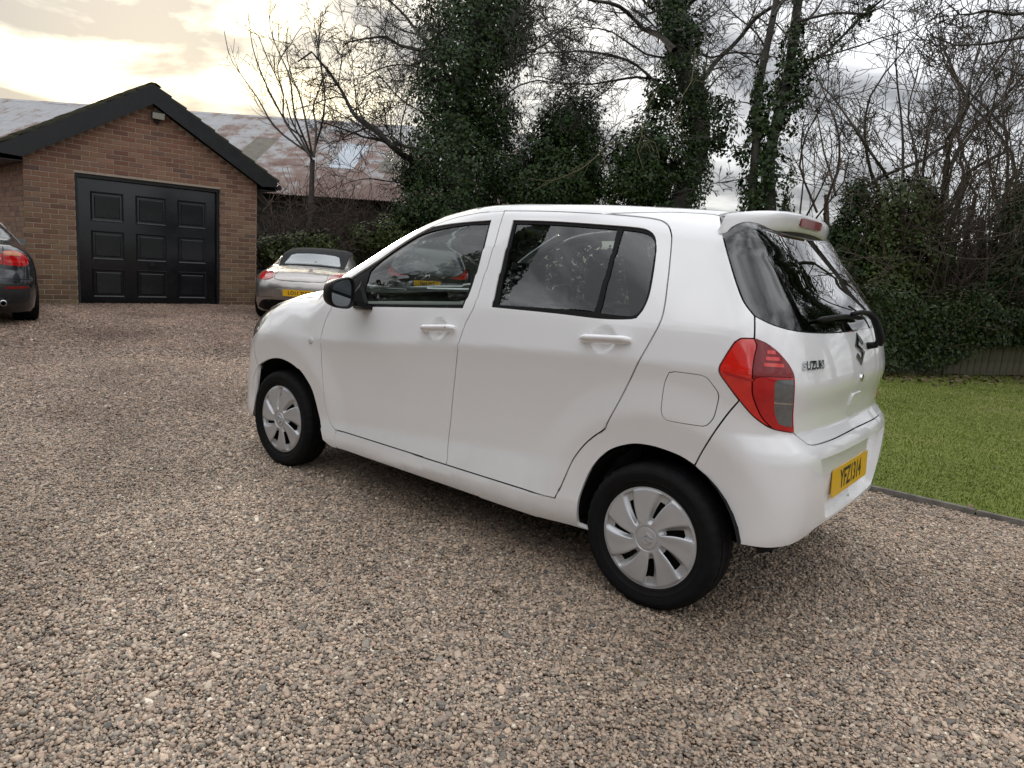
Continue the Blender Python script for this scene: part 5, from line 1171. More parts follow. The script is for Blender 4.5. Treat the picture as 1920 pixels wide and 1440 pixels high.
def ivy_tree_b():
    D = 16.5; t = empty('leaning_ivy_tree', 'leaning ivy-wrapped tree with a curved trunk and long bare limb rising right', 'tree', on_ground(1235, D))
    tp = [on_ground(1235, D)]+[spot(a, b, D) for a, b in ((1272, 389), (1289, 347), (1306, 306), (1314, 250), (1306, 194), (1283, 139), (1267, 83), (1261, 28), (1258, -40), (1250, -180))]
    tw = Tw(); P = np.array(cr(tp, .35)); tw.tube(P, np.linspace(.28, .15, len(P)), 10); tw.obj('trunk', M_bark, t); tw = Tw()
    for p, r0, r1, dn in (([(1300, 175), (1339, 119), (1389, 67), (1417, 33), (1472, 0), (1520, -40)], .105, .05, .85), ([(1265, 95), (1236, 67), (1206, 56), (1178, 28), (1142, 8), (1105, 3), (1060, -20)], .12, .03, 1.1), ([(1275, 190), (1231, 156), (1194, 122), (1156, 106), (1111, 96), (1056, 96), (1000, 101), (960, 120)], .065, .015, 1.25),
                          ([(1240, 150), (1194, 144), (1111, 158), (1056, 156), (1022, 144), (985, 140)], .05, .012, 1.3), ([(1290, 120), (1300, 92), (1335, 108), (1370, 98), (1430, 101), (1470, 108)], .05, .015, 1.2), ([(1262, 40), (1290, 10), (1330, -30)], .09, .03, 1.2), ([(1265, 60), (1300, 50), (1345, 20), (1370, -15)], .06, .02, 1.2),
                          ([(1260, 50), (1230, 20), (1200, -10), (1180, -60)], .08, .02, 1.2), ([(1255, 110), (1210, 100), (1150, 60), (1100, 50), (1050, 60)], .045, .01, 1.3), ([(1310, 190), (1350, 140), (1400, 120), (1440, 140)], .04, .01, 1.0)):
        limb(tw, [(a, b, D) for a, b in p], r0, r1, R_, lvl=3, dens=dn*1.02, side=1.35, wig=.33, jit=.7)
    tw.obj('bare_branches', M_bark, t); tw = Tw()
    for p in ([(1305, 92), (1300, 120), (1295, 155), (1280, 180), (1262, 232)], [(1236, 166), (1205, 212), (1204, 250), (1195, 278), (1206, 315)], [(1150, 265), (1130, 280), (1090, 320), (1040, 340), (1000, 362)], [(1200, 255), (1180, 262), (1150, 275)]):
        limb(tw, [(a, b, D-1.0) for a, b in p], .024, .008, R_, lvl=2, dens=.9, side=.8, wig=.22, up=-.06, jit=.2)
    tw.obj('lichened_twigs', M_barkl, t)
    V, F = joinl([ivy_column(col_path([(1240, 400, .6), (1272, 380, .55), (1300, 310, .42), (1306, 240, .46), (1296, 180, .52), (1275, 130, .50), (1264, 80, .42), (1260, 20, .45), (1258, -60, .5)], D), R_, 17000, .060, gap=.06), blob(R_, spot(1225, 300, D), (.85, .85, 1.2), 12000, .062, gap=.10), blob(R_, spot(1205, 345, D), (.8, .8, .7), 4200, .062), blob(R_, spot(1160, 350, D), (.6, .6, .6), 3000, .062, gap=.15), blob(R_, spot(1175, 290, D), (.5, .5, .6), 2400, .062, gap=.2), blob(R_, spot(1345, 225, D), (.5, .6, .75), 1500, .075, gap=.5), blob(R_, spot(1240, 180, D), (.45, .5, .6), 1200, .075, gap=.4), blob(R_, spot(1290, 60, D), (.6, .6, .7), 1500, .075, gap=.35), blob(R_, spot(1350, 265, D), (.35, .4, .35), 450, .075, gap=.5)])
    fast_mesh('ivy', V, F, M_ivy, t); place(t)
ivy_tree_b()
def ivy_bush():
    D = 17.0; t = empty('ivy_bush', 'dark rounded ivy thicket between the two ivy-clad trees', 'bush', on_ground(1065, D)); tw = Tw(); P = [on_ground(1062, D), spot(1065, 330, D), spot(1068, 230, D)]; tw.tube(P, [.12, .1, .04], 6)
    for k in range(26): grow(tw, spot(1065+R_.normal(0, 25), 300+R_.normal(0, 40), D), np.array([R_.normal(0, .6), R_.normal(0, .6), .7]), 1.2, .02, 2, R_, .3, .1, .8)
    tw.obj('stems', M_bark, t)
    V, F = joinl([blob(R_, spot(1062, 350, D), (.95, .95, 1.15), 13000, .062, gap=.05), blob(R_, spot(1075, 240, D), (.8, .8, .95), 8500, .062, gap=.12), blob(R_, spot(1030, 290, D), (.7, .7, 1.0), 6500, .062, gap=.10), blob(R_, spot(1000, 350, D), (.6, .6, .9), 4500, .062, gap=.10), blob(R_, spot(1105, 320, D), (.5, .5, .9), 3200, .062, gap=.15)])
    fast_mesh('ivy', V, F, M_ivy, t); place(t)
ivy_bush()
def twin_tree():
    D = 15.0; t = empty('twin_stemmed_tree', 'tall twin-stemmed tree with ivy climbing both trunks behind the spoiler', 'tree', on_ground(1425, D)); tw = Tw()
    for path, r0, r1 in (([(1411, 389), (1417, 278), (1422, 167), (1433, 111), (1456, 0), (1475, -120)], .11, .06), ([(1444, 389), (1442, 306), (1458, 222), (1478, 139), (1489, 56), (1497, 0), (1505, -120)], .15, .08)):
        P = np.array(cr([on_ground(path[0][0]+6, D)]+[spot(a, b, D) for a, b in path], .35)); tw.tube(P, np.linspace(r0, r1, len(P)), 9)
    tw.obj('trunk', M_bark, t); tw = Tw()
    for p, r0, r1, dn in (([(1478, 160), (1485, 145), (1550, 100), (1610, 40), (1650, 5), (1690, -40)], .075, .03, 1.0), ([(1487, 130), (1500, 120), (1590, 95), (1680, 65), (1740, 45), (1790, 10)], .045, .012, 1.0), ([(1490, 60), (1530, 20), (1560, -30)], .06, .02, 1.), ([(1440, 100), (1420, 60), (1385, 30), (1350, -10)], .035, .012, 1.), ([(1430, 130), (1400, 105), (1360, 90), (1330, 100)], .03, .008, 1.1), ([(1450, 30), (1475, -10), (1500, -60)], .05, .02, 1.), ([(1488, 80), (1450, 40), (1420, 10)], .04, .012, 1.),
                          ([(1470, 200), (1510, 180), (1550, 190), (1590, 215)], .03, .008, 1.1), ([(1495, 40), (1560, 25), (1640, 20), (1700, -20)], .045, .015, 1.1), ([(1412, 330), (1380, 335), (1340, 342), (1310, 350)], .025, .006, .9), ([(1420, 200), (1390, 190), (1360, 210)], .025, .006, 1.)):
        limb(tw, [(a, b, D) for a, b in p], r0, r1, R_, lvl=3, dens=dn*1.0, side=1.25, wig=.28, jit=.6)
    tw.obj('bare_branches', M_bark, t)
    V, F = joinl([ivy_column(col_path([(1420, 420, .40), (1412, 370, .36), (1416, 280, .30), (1422, 180, .22), (1432, 120, .14)], D), R_, 3200, .07, gap=.3), ivy_column(col_path([(1450, 420, .45), (1450, 350, .42), (1448, 290, .40), (1462, 210, .36), (1480, 140, .32), (1490, 60, .24), (1496, 0, .2)], D), R_, 5200, .07, gap=.3), blob(R_, spot(1490, 170, D), (.5, .5, .6), 1100, .07, gap=.4), ivy_column(col_path([(1480, 150, .2), (1540, 105, .2), (1600, 50, .18), (1640, 10, .12)], D), R_, 900, .065, gap=.35), blob(R_, spot(1385, 300, D), (.3, .3, .4), 380, .07, gap=.5)])
    fast_mesh('ivy', V, F, M_ivy, t); place(t)
twin_tree()
def thicket():
    D = 13.2
    def stem_tree(label, base, paths, r, dn=.7, ivy=None, m=M_bark, name='bare_tree', lv=3, D=D):
        t = empty(name, label, 'tree', on_ground(base, D), group='bare trees behind the lawn hedge'); tw = Tw(); b = Tw()
        for i, p in enumerate(paths):
            g = on_ground(base+8*(i-len(paths)/2), D); f0 = spot(p[0][0], p[0][1], D); P = np.array(cr([g, (g+f0)/2, f0], .4)); b.tube(P, np.linspace(r*1.25, r, len(P)), 7)
            limb(tw, [(x, y, D) for x, y in p], r, .012, R_, lvl=lv, dens=dn, side=1.15, wig=.26, up=.14, jit=.5, first=.12)
        b.obj('trunk', m, t); tw.obj('crown', m, t)
        if ivy: V, F = joinl(ivy); fast_mesh('ivy', V, F, M_ivy2, t)
        place(t)
    stem_tree('forked bare tree leaning left over the shrubs right of the rear window', 1690, [[(1680, 380), (1670, 345), (1640, 295), (1610, 250), (1570, 195), (1540, 160), (1520, 110)], [(1690, 390), (1695, 300), (1690, 200), (1680, 110), (1690, 30)]], .055, .92)
    stem_tree('bare tree with a kinked pale trunk above the right end of the hedge', 1752, [[(1765, 400), (1780, 310), (1775, 265), (1800, 225), (1815, 165), (1830, 100), (1850, 30), (1860, -40)], [(1760, 420), (1770, 300), (1790, 230), (1795, 160), (1770, 90), (1760, 20)]], .06, .92)
    stem_tree('upright bare tree between the forked one and the kinked one', 1728, [[(1730, 360), (1735, 290), (1750, 225), (1775, 150), (1790, 100), (1800, 20)], [(1725, 380), (1715, 290), (1700, 220), (1715, 130), (1735, 60)]], .04, .92)
    stem_tree('thin bare tree nearest the picture right edge', 1880, [[(1885, 400), (1890, 300), (1880, 200), (1900, 120), (1890, 20)], [(1880, 420), (1860, 320), (1850, 250), (1870, 160), (1840, 70)], [(1890, 380), (1930, 260), (1940, 140)]], .045, .95, m=M_bark2)
    stem_tree('spindly bare tree just right of the twin-stemmed tree', 1520, [[(1500, 400), (1505, 330), (1500, 260), (1515, 200), (1540, 160)], [(1510, 410), (1540, 350), (1560, 290), (1555, 240)], [(1530, 410), (1580, 340), (1590, 290), (1560, 250)]], .03, .9, D=14.5)
    # a lichened bough reaching in from a tree beyond the right edge
    t = empty('overhanging_tree', 'crooked lichen-grey bough reaching in at the top right corner', 'tree', on_ground(2060, 9.5)); tw = Tw(); P = np.array(cr([on_ground(2060, 9.5), spot(2050, 300, 9.5), spot(2040, 60, 9.5), spot(2060, -150, 9.5)], .4)); tw.tube(P, np.linspace(.16, .10, len(P)), 9); tw.obj('trunk', M_bark, t); tw = Tw()
    for p in ([(2045, 120), (1920, 75), (1850, 90), (1790, 95), (1750, 80), (1735, 60)], [(2045, 60), (1960, 20), (1900, 30), (1850, 20), (1800, 25), (1770, 0)], [(2040, 160), (1970, 120), (1920, 140), (1880, 120), (1860, 150)], [(1980, 20), (1930, -10), (1890, -20)]):
        limb(tw, [(a, b, 9.5) for a, b in p], .05, .010, R_, lvl=3, dens=.85, side=.75, wig=.42, up=.03, jit=.3)
    tw.obj('crown', M_bark, t); place(t)
    # many thin shoots standing in the undergrowth
    t = empty('coppiced_shrub', 'clump of thin upright brown shoots rising behind the hedge', 'shrub', on_ground(1780, 12.6)); tw = Tw()
    for k in range(56):
        px = R_.uniform(1660, 1935); g = on_ground(px+R_.normal(0, 6), 12.6+R_.uniform(-.5, .9)); d = np.array([R_.normal(0, .10), R_.normal(0, .10), 1.]); d /= np.linalg.norm(d); grow(tw, g, d, R_.uniform(2.2, 4.6), R_.uniform(.010, .022), 2, R_, .09, .12, .62)
    tw.obj('shoots', M_bark2, t); place(t)
    def bush(name, label, px, D, blobs, m=M_ivy2, size=.05, stems=14, cat='shrub'):
        t = empty(name, label, cat, on_ground(px, D)); tw = Tw()
        for k in range(stems): g = on_ground(px+R_.normal(0, 12), D); grow(tw, g, np.array([R_.normal(0, .3), R_.normal(0, .3), 1.]), 2.0, .02, 2, R_, .2, .1, .6)
        tw.obj('stems', M_bark2, t); V, F = joinl([blob(R_, spot(a, b, D+q), (rx, rx, rz), int(n*1.8), size, gap=g) for a, b, q, rx, rz, n, g in blobs]); fast_mesh('foliage', V, F, m, t); place(t)
    bush('ivied_stump', 'narrow dark ivy-covered stump rising beside the rear window', 1600, 12.8, [(1607, 370, 0, .30, .42, 900, .3), (1600, 440, 0, .42, .6, 1900, .15), (1585, 520, 0, .55, .6, 2200, .1), (1560, 470, .3, .4, .7, 1500, .2)], M_ivy)
    bush('leafy_shrub', 'tall mid-green leafy shrub behind the middle of the hedge', 1700, 12.4, [(1690, 400, 0, .62, .75, 3600, .2), (1700, 490, 0, .72, .75, 4200, .12), (1655, 470, .2, .5, .8, 2400, .2), (1740, 400, .3, .35, .6, 1200, .3), (1660, 550, 0, .7, .5, 2600, .1)])
    bush('dark_evergreen', 'dark evergreen bush at the right edge of the picture', 1900, 12.2, [(1900, 440, 0, .42, .8, 2400, .15), (1890, 530, 0, .6, .7, 3000, .1), (1850, 560, 0, .55, .45, 1900, .12), (1930, 380, .3, .5, .8, 1600, .2)], M_ivy)
    bush('brown_bramble', 'brownish tangled bramble between the leafy shrub and the dark evergreen', 1800, 12.9, [(1800, 520, 0, .65, .6, 1300, .3), (1790, 440, .3, .45, .6, 500, .5)], leaf_mat('bramble_leaf', [(.030, .026, .012), (.055, .038, .016), (.036, .040, .014), (.075, .045, .020)]), .06, 26)
thicket()
def back_trees():
    src = [o for o in bpy.data.objects if o.parent is None and o.name.startswith('bare_tree')]
    for k, (i, px, D, rz, sc, lb) in enumerate(((0, 1600, 17.5, 2.4, 1.15, 'fine-twigged bare tree far behind the ivied stump'), (1, 1840, 16.5, 1.3, 1.1, 'fine-twigged bare tree far behind the right end of the hedge'), (2, 1700, 18.0, 3.9, 1.35, 'fine-twigged bare tree far behind the leafy shrub'), (3, 1560, 19.0, .8, 1.2, 'fine-twigged bare tree seen between the twin stems and the stump'), (1, 1930, 14.8, 4.4, 1.0, 'fine-twigged bare tree behind the dark evergreen'), (2, 1780, 15.5, 5.4, 1.1, 'fine-twigged bare tree behind the bramble'))):
        o = src[i]; c = o.copy(); COL.objects.link(c); c.location = on_ground(px, D); c.rotation_euler = (0, 0, rz); c.scale = (sc,)*3; c['label'] = lb
        for ch in o.children: q = ch.copy(); COL.objects.link(q); q.parent = c
back_trees()
def hedge():
    # clipped hedge over a board fence
    A, B = on_ground(1600, 10.35), on_ground(1990, 11.75); n_ = 17000
    t = empty('garden_hedge', 'low dark clipped hedge spilling over the board fence', 'hedge', (A+B)/2); u = R_.random(n_); d = B-A; nrm_ = np.array([-d[1], d[0], 0]); nrm_ /= np.linalg.norm(nrm_)
    if nrm_@(CAM-A) < 0: nrm_ = -nrm_
    top = 1.14+.10*np.sin(u*17)+.06*np.sin(u*41+1); low = .10+.42*smooth01((u-.30)/.28)
    f = R_.random(n_); zz = low+(top-low)*R_.random(n_)**.85; dep = np.where(f < .72, R_.uniform(-.02, .16, n_), R_.uniform(-.6, .1, n_)); zz = np.where(f < .72, zz, top+R_.normal(-.02, .05, n_))
    P = A+d*u[:, None]+nrm_*(dep+.10)[:, None]; P[:, 2] = zz; P += nrm_*(.10*vnoise(P, 1.7, 4.))[:, None]
    N_ = np.where((f < .72)[:, None], nrm_, np.array([0, 0, 1.])); V, F = leaves(P, N_, .046, R_, .45); fast_mesh('foliage', V, F, M_hedge, t)
    tw = Tw()
    for k in range(60): g = A+d*R_.random()-nrm_*R_.uniform(.0, .4); grow(tw, g, np.array([R_.normal(0, .2), R_.normal(0, .2), 1.]), 1.0, .014, 1, R_, .2, .1, .7)
    tw.obj('stems', M_bark2, t); place(t)
    Fn = empty('board_fence', 'low weathered fence of vertical boards under the hedge', 'fence', (A+B)/2); F0 = Vector(Fn.location)
    Mt = mat('fence_board', (.15, .135, .092), .9, var=.35, scale=7, bump=.35, bscale=50)
    L_ = np.linalg.norm(d); e = d/L_; k = 0; x = 0.; az = math.atan2(e[1], e[0]); bm = bmesh.new(); bm_box(bm, (0, -.010, 0), (.128, .010, .80), .003, 1); me = bm_mesh('board', bm, Mt)
    while x < L_-.13:
        p = A+e*x-nrm_*.06; obj_of('board', me, Fn, (p[0]-F0[0], p[1]-F0[1], .04+random.uniform(-.012, .012)), (random.uniform(-.012, .012), random.uniform(-.02, .02), az)); x += .140
    for z in (.25, .68):
        m = MB(); a = A-nrm_*.10; b = B-nrm_*.10; m.tube([(a[0]-F0[0], a[1]-F0[1], z), (b[0]-F0[0], b[1]-F0[1], z)], .03, 4); m.obj('rail', Mt, Fn)
    # fallen leaves along the hedge foot
    n = 420; u = R_.random(n); P = A+d*u[:, None]+nrm_*np.abs(R_.normal(.35, .28, n))[:, None]; P[:, 2] = .03+R_.uniform(0, .02, n); V, F = leaves(P, np.tile([0, 0, 1.], (n, 1)), .055, R_, .4)
    fast_mesh('leaf_litter', V, F, leaf_mat('dead_leaf', [(.11, .075, .04), (.17, .12, .07), (.08, .05, .03), (.25, .20, .13)], .8), kind='stuff', label='dead leaves lying along the foot of the hedge')
hedge()
def windfall():
    # stray leaves and bits of twig on the lawn and the drive
    n = 260; P = np.column_stack([R_.uniform(-4.5, 3.2, n), R_.uniform(-9.5, LAWN_Y-.05, n), np.full(n, .028)]); m = 110
    Q = view_area(1.6, 12, .2, .5, .5); Q = Q[(Q[:, 1] > LAWN_Y+.1) & ~((Q[:, 0] > -.6) & (Q[:, 0] < 3.2) & (np.abs(Q[:, 1]) < .9))][::4]; Q = np.column_stack([Q, np.full(len(Q), .012)])
    P = np.concatenate([P, Q]); V, F = leaves(P, np.tile([0, 0, 1.], (len(P), 1)), .035, R_, .3); fast_mesh('fallen_leaves', V, F, MATS.get('dead') or leaf_mat('fallen_leaf', [(.16, .11, .06), (.24, .18, .09), (.10, .07, .04), (.30, .25, .15)], .8), kind='stuff', label='stray fallen leaves scattered on lawn and gravel')
windfall()
def wall_shrubs():
    # twiggy undergrowth before the barn wall, each clump a shrub
    for k, (px, D, n, h, lb) in enumerate(((520, 17.6, 26, 2.2, 'bare twiggy shrub against the barn wall beside the garage corner'), (600, 19.2, 30, 2.4, 'tangled bare shrub against the barn wall behind the silver convertible'), (665, 18.6, 30, 2.3, 'bare twiggy shrub against the barn wall left of the ivy-clad tree'), (715, 19.5, 26, 2.6, 'tall bare shrub at the foot of the ivy-clad tree'))):
        t = empty('bare_shrub', lb, 'shrub', on_ground(px, D), group='bare shrubs along the barn wall'); tw = Tw()
        for i in range(n):
            g = on_ground(px+R_.normal(0, 26), D+R_.uniform(-.5, .5)); grow(tw, g, np.array([R_.normal(0, .35), R_.normal(0, .35), 1.]), h*R_.uniform(.6, 1.2), R_.uniform(.010, .022), 2, R_, .26, .06, .85, .006)
        tw.obj('stems', M_bark2, t); place(t)
    for nm, lb, px, D, bl in (('laurel_bush', 'glossy green laurel bush behind the silver convertible by the garage', 520, 17.2, [(515, 478, .55, .5, 1800), (560, 470, .5, .45, 1500), (600, 462, .5, .4, 1200)]), ('low_evergreen', 'low evergreen bush beside the dark estate car in the trees', 700, 18.2, [(690, 450, .6, .5, 1700), (740, 440, .7, .6, 2000)]), ):
        t = empty(nm, lb, 'bush', on_ground(px, D)); tw = Tw()
        for i in range(8): grow(tw, on_ground(px+R_.normal(0, 14), D), np.array([R_.normal(0, .3), R_.normal(0, .3), 1.]), .9, .015, 1, R_)
        tw.obj('stems', M_bark2, t); V, F = joinl([blob(R_, spot(a, b, D), (rx, rx, rz), n, .07) for a, b, rx, rz, n in bl]); fast_mesh('foliage', V, F, M_ivy2, t); place(t)
    # the far wood closing the view: reads as one mass
    n = 26000; px = R_.uniform(740, 2150, n); D = R_.uniform(25, 31, n); H = 2.7+.5*np.sin(px*.021)+.35*np.sin(px*.053+1); q = R_.random(n)
    G = np.array([on_ground(a, b) for a, b in zip(px, D)]); G[:, 2] = H*q**.8+R_.normal(0, .12, n); V, F = leaves(G, np.tile(-CF, (n, 1)), .16, R_, .8)
    fast_mesh('far_wood', V, F, leaf_mat('far_foliage', [(.030, .036, .018), (.050, .045, .028), (.026, .032, .016), (.065, .052, .036)], .8), kind='stuff', label='distant brown and green wood seen low between the trunks')
wall_shrubs()

# ================================================================== the other parked cars
def simple_f(q):
    rear, top, wz = pch(*q['rear']), pch(*q['top']), pch(*q['w']); L0, L1 = q['L']; wb = q['wb']; ra = q['ra']
    def F(p):
        x, y, z = p[..., 0], np.abs(p[..., 1]), p[..., 2]; y2 = y*y
        w = wz(z)-q['tr']*np.maximum(.1-x, 0)**2-q['tf']*np.maximum(x-wb+.1, 0)**2
        for xw in (0., wb): w = w+q['fl']*np.exp(-((x-xw)/.45)**2)*smooth01((.95-z)/.3)
        s = y-w; r = rear(z)+q['rc']*y2+q['rc4']*y2*y2-x; t = z-(top(x)-q['tc']*y2)
        a = smax(smax(s, t, q['ks']), r, q['kr']); a = smax(a, x-(L1-.12*y2-.25*y2*y2-.5*np.maximum(z-.55, 0)**2), .2); a = smax(a, q['gc']-z, .06)
        for xw in (0., wb): a = np.maximum(a, np.where(y > .52, ra-np.hypot(x-xw, z-ra+.03), -1))
        return a
    return F
def simple_car(name, label, q, paint, loc, az):
    F = simple_f(q); T = empty(name, label, 'car', loc, az); wb = q['wb']; zc = .55
    def NF(p, e=2e-3):
        g = np.stack([F(p+np.array(d)*e)-F(p-np.array(d)*e) for d in ((1, 0, 0), (0, 1, 0), (0, 0, 1))], -1); return g/(np.linalg.norm(g, axis=-1)[..., None]+1e-9)
    # body: rays from a spine, turning over its two ends
    xa, xb = .35, wb-.2; st = [(xa, -a) for a in np.linspace(math.pi/2-.02, .05, 16)]+[(x, 0) for x in np.linspace(xa, xb, 56)]+[(xb, a) for a in np.linspace(.05, math.pi/2-.02, 12)]
    na = 72; an = np.linspace(0, 2*math.pi, na, endpoint=False)
    O = []; Dn = []
    for x0, ph in st:
        for a in an: O.append((x0, 0, zc)); Dn.append((math.sin(ph), math.cos(ph)*math.cos(a), math.cos(ph)*math.sin(a)))
    P, ok = shoot(F, np.array(O), np.array(Dn), 2.6, .05, 60); N_ = NF(P); n = len(st)
    Fc = [(i*na+k, i*na+(k+1) % na, (i+1)*na+(k+1) % na, (i+1)*na+k) for i in range(n-1) for k in range(na)]+[tuple(range(na)), tuple((n-1)*na+k for k in range(na))[::-1]]
    body = mesh_obj('body', P, Fc, paint, T, normals=N_)
    rear = lambda uv: shoot(F, np.stack([np.full(len(uv), -1.6), uv[:, 0], uv[:, 1]], 1), np.tile([1., 0, 0], (len(uv), 1)), 0, 3.0, 60)[0]
    side = lambda uv: shoot(F, np.stack([uv[:, 0], np.full(len(uv), 1.2), uv[:, 1]], 1), np.tile([0, -1., 0], (len(uv), 1)), 0, 1.0, 30)[0]
    topf = lambda uv: shoot(F, np.stack([uv[:, 0], uv[:, 1], np.full(len(uv), 1.8)], 1), np.tile([0, 0, -1.], (len(uv), 1)), 0, 1.5, 40)[0]
    def put(nm, pts, mapf, m, off=.003, both=False, parent=None, smooth=True, rim=.006, **kw):
        pl = poly(*[list(s) for s in pts], step=.03) if isinstance(pts[0][0], (list, tuple)) else poly(list(pts)+[pts[0]], step=.03)
        return panel(nm, pl, mapf, NF, m, parent or T, off=off, gap=0, rim=rim, both=both, grid=.05, **kw)
    def seam(nm, pts, mapf, r=.004, parent=None):
        c = np.array(cr(pts, .03)); p = mapf(c); p = p-NF(p)*r*.35; m = MB(); m.tube(p, r, 5); return m.obj(nm, M_rubber, parent or body)
    # wheels
    R = ra = q['ra']-.035; tw_ = q['tw']
    V, Fw = lathe([(R*.62, -tw_*.45), (R*.72, -tw_*.5), (R*.92, -tw_*.5), (R*.985, -tw_*.42), (R, -tw_*.3), (R, tw_*.3), (R*.985, tw_*.42), (R*.92, tw_*.5), (R*.72, tw_*.5), (R*.62, tw_*.45), (R*.6, 0), (R*.62, -tw_*.45)], 36)
    ty = bpy.data.meshes.new('tyre'); ty.from_pydata(V, [], Fw); ty.polygons.foreach_set('use_smooth', [True]*len(ty.polygons)); ty.materials.append(M_tyre)
    m = MB(); m.tube([(0, -.01, 0), (0, tw_*.40, 0)], [.06, .05], 12)
    for k in range(10):
        a = 2*math.pi*k/10; m.add([(r*math.cos(a)+s*.022*math.sin(a), y, r*math.sin(a)-s*.022*math.cos(a)) for r, y in ((.04, tw_*.40), (R*.66, tw_*.42)) for s in (-1, 1)], [(0, 1, 3, 2)])
    Vr, Fr = lathe([(R*.60, tw_*.40), (R*.66, tw_*.46), (R*.70, tw_*.47)], 32); m.add(Vr, Fr); al = m
    alm = bpy.data.meshes.new('alloy'); alm.from_pydata([tuple(map(float, v)) for v in al.V], [], al.F); alm.materials.append(M_cover)
    for xw in (0., wb):
        for s in (1, -1):
            w = obj_of('wheel', ty, T, (xw, s*(q['tk']), R-.004), (0, 0, 0 if s > 0 else math.pi)); obj_of('rim', alm, w)
    return dict(T=T, body=body, F=F, NF=NF, rear=rear, side=side, top=topf, put=put, seam=seam)
def far_plate(C, text, y, z, off=.012, w=.52, size=.082, spc=1.0, tilt=0.):
    p = C['rear'](np.array([[y, z]]))[0]
    return number_plate(C['T'], text, (p[0]-off, y, z), 0, tilt, w=w, sx=.95, size=size, sp_=spc)
M_bglass = mat('dark_car_glass', (.012, .014, .015), .03, coat=1., var=.1)
M_silver = mat('silver_paint', (.36, .335, .315), .30, metal=.75, coat=1., var=.03, scale=400)
M_dgrey = mat('mineral_grey_paint', (.030, .034, .038), .25, metal=.5, coat=1., var=.05, scale=300)
M_hgrey = mat('dark_grey_paint', (.040, .043, .046), .28, metal=.5, coat=1., var=.05, scale=300)
M_cloth = mat('soft_top_cloth', (.014, .0145, .016), .9, var=.2, scale=80, bump=.15, bscale=600)
M_plastic_window = mat('hazy_window', (.20, .23, .24), .10, coat=1., var=.05, scale=5)
def roadster():
    q = dict(rear=([.1, .22, .32, .45, .58, .70, .80, .90, 1.0, 1.4], [-.72, -.82, -.90, -.945, -.95, -.925, -.86, -.70, -.4, .5]), top=([-1.2, -.9, -.7, -.4, -.1, .15, .35, .6, .9, 1.25, 1.7, 2.2, 2.6, 3.3], [.55, .78, .845, .90, .94, .975, 1.06, 1.19, 1.27, 1.285, 1.16, .92, .86, .60]),
             w=([.1, .2, .45, .65, .8, .9, 1.0, 1.15, 1.4], [.80, .84, .875, .875, .845, .79, .72, .64, .50]), L=(-.95, 3.38), wb=2.415, ra=.365, tw=.265, tk=.755, tr=.16, tf=.13, fl=.022, rc=.10, rc4=.32, tc=.10, ks=.14, kr=.17, gc=.15)
    az = math.radians(-46); rc = spot(560, 549, 12.15); h = np.array([math.cos(az), math.sin(az)]); o = rc[:2]+h*.95
    C = simple_car('silver_convertible', 'silver two-seat convertible with closed black soft top and yellow plate', q, M_silver, (o[0], o[1], 0), az); put, seam = C['put'], C['seam']
    for s in (1, -1):
        L = put('tail_lamp', [(s*.705, .72), (s*.69, .80), (s*.62, .875), (s*.50, .845), (s*.455, .755), (s*.50, .725), (s*.60, .71)], C['rear'], M_red, .004)
        put('indicator_lens', [(s*.60, .715), (s*.60, .865), (s*.50, .840), (s*.46, .757), (s*.50, .728)], C['rear'], mat('pink_lens', (.42, .12, .11), .1, coat=1., var=.1), .006, parent=L)
    put('plate_recess', [(-.37, .455), (-.345, .585), (.345, .585), (.37, .455)], C['rear'], mat('recess_silver', (.46, .44, .42), .3, metal=.6, var=.03), .003)
    far_plate(C, 'LO11 TUY', 0, .515, .016)
    put('diffuser', [(-.62, .20), (-.66, .33), (-.45, .385), (.45, .385), (.66, .33), (.62, .20)], C['rear'], M_black, .004)
    m = MB(); m.tube([(-.955, -.07, .265), (-.80, -.07, .265)], .045, 12); m.tube([(-.955, .07, .265), (-.80, .07, .265)], .045, 12); m.obj('exhaust', M_chrome, C['T'])
    seam('engine_lid_seam', [(-.42, .855), (-.44, .78), (-.38, .725), (0, .715), (.38, .725), (.44, .78), (.42, .855)], C['rear'])
    seam('engine_lid_seam', [(-.55, .46), (-.30, .50), (-.06, .52)], C['top']); seam('engine_lid_seam', [(-.55, -.46), (-.30, -.50), (-.06, -.52)], C['top'])
    seam('bumper_crease', [(-.74, .42), (-.4, .435), (0, .44), (.4, .435), (.74, .42)], C['rear'], .003)
    st = put('soft_top', [[(.10, .58), (.10, .3), (.08, 0), (.10, -.3), (.10, -.58)], [(.10, -.58), (.5, -.60), (.9, -.60), (1.35, -.56)], [(1.35, -.56), (1.42, 0), (1.35, .56)], [(1.35, .56), (.9, .60), (.5, .60), (.10, .58)]], C['top'], M_cloth, .010)
    put('rear_window', [[(.22, .40), (.17, .47), (.22, .50)], [(.22, .50), (.48, .44)], [(.48, .44), (.53, .38), (.55, 0), (.53, -.38), (.48, -.44)], [(.48, -.44), (.22, -.50), (.17, -.47), (.16, 0), (.17, .47)]][1:], C['top'], M_plastic_window, .013, parent=st)
    put('side_window', [[(.75, .99), (1.85, .96)], [(1.85, .96), (1.5, 1.14), (1.2, 1.19), (.8, 1.14)], [(.8, 1.14), (.75, .99)]], C['side'], M_bglass, .003, both=True)
    put('windscreen', [[(1.52, .50), (1.58, 0), (1.52, -.50)], [(1.52, -.50), (2.1, -.62)], [(2.1, -.62), (2.22, 0), (2.1, .62)], [(2.1, .62), (1.52, .50)]], C['top'], M_bglass, .003)
roadster()
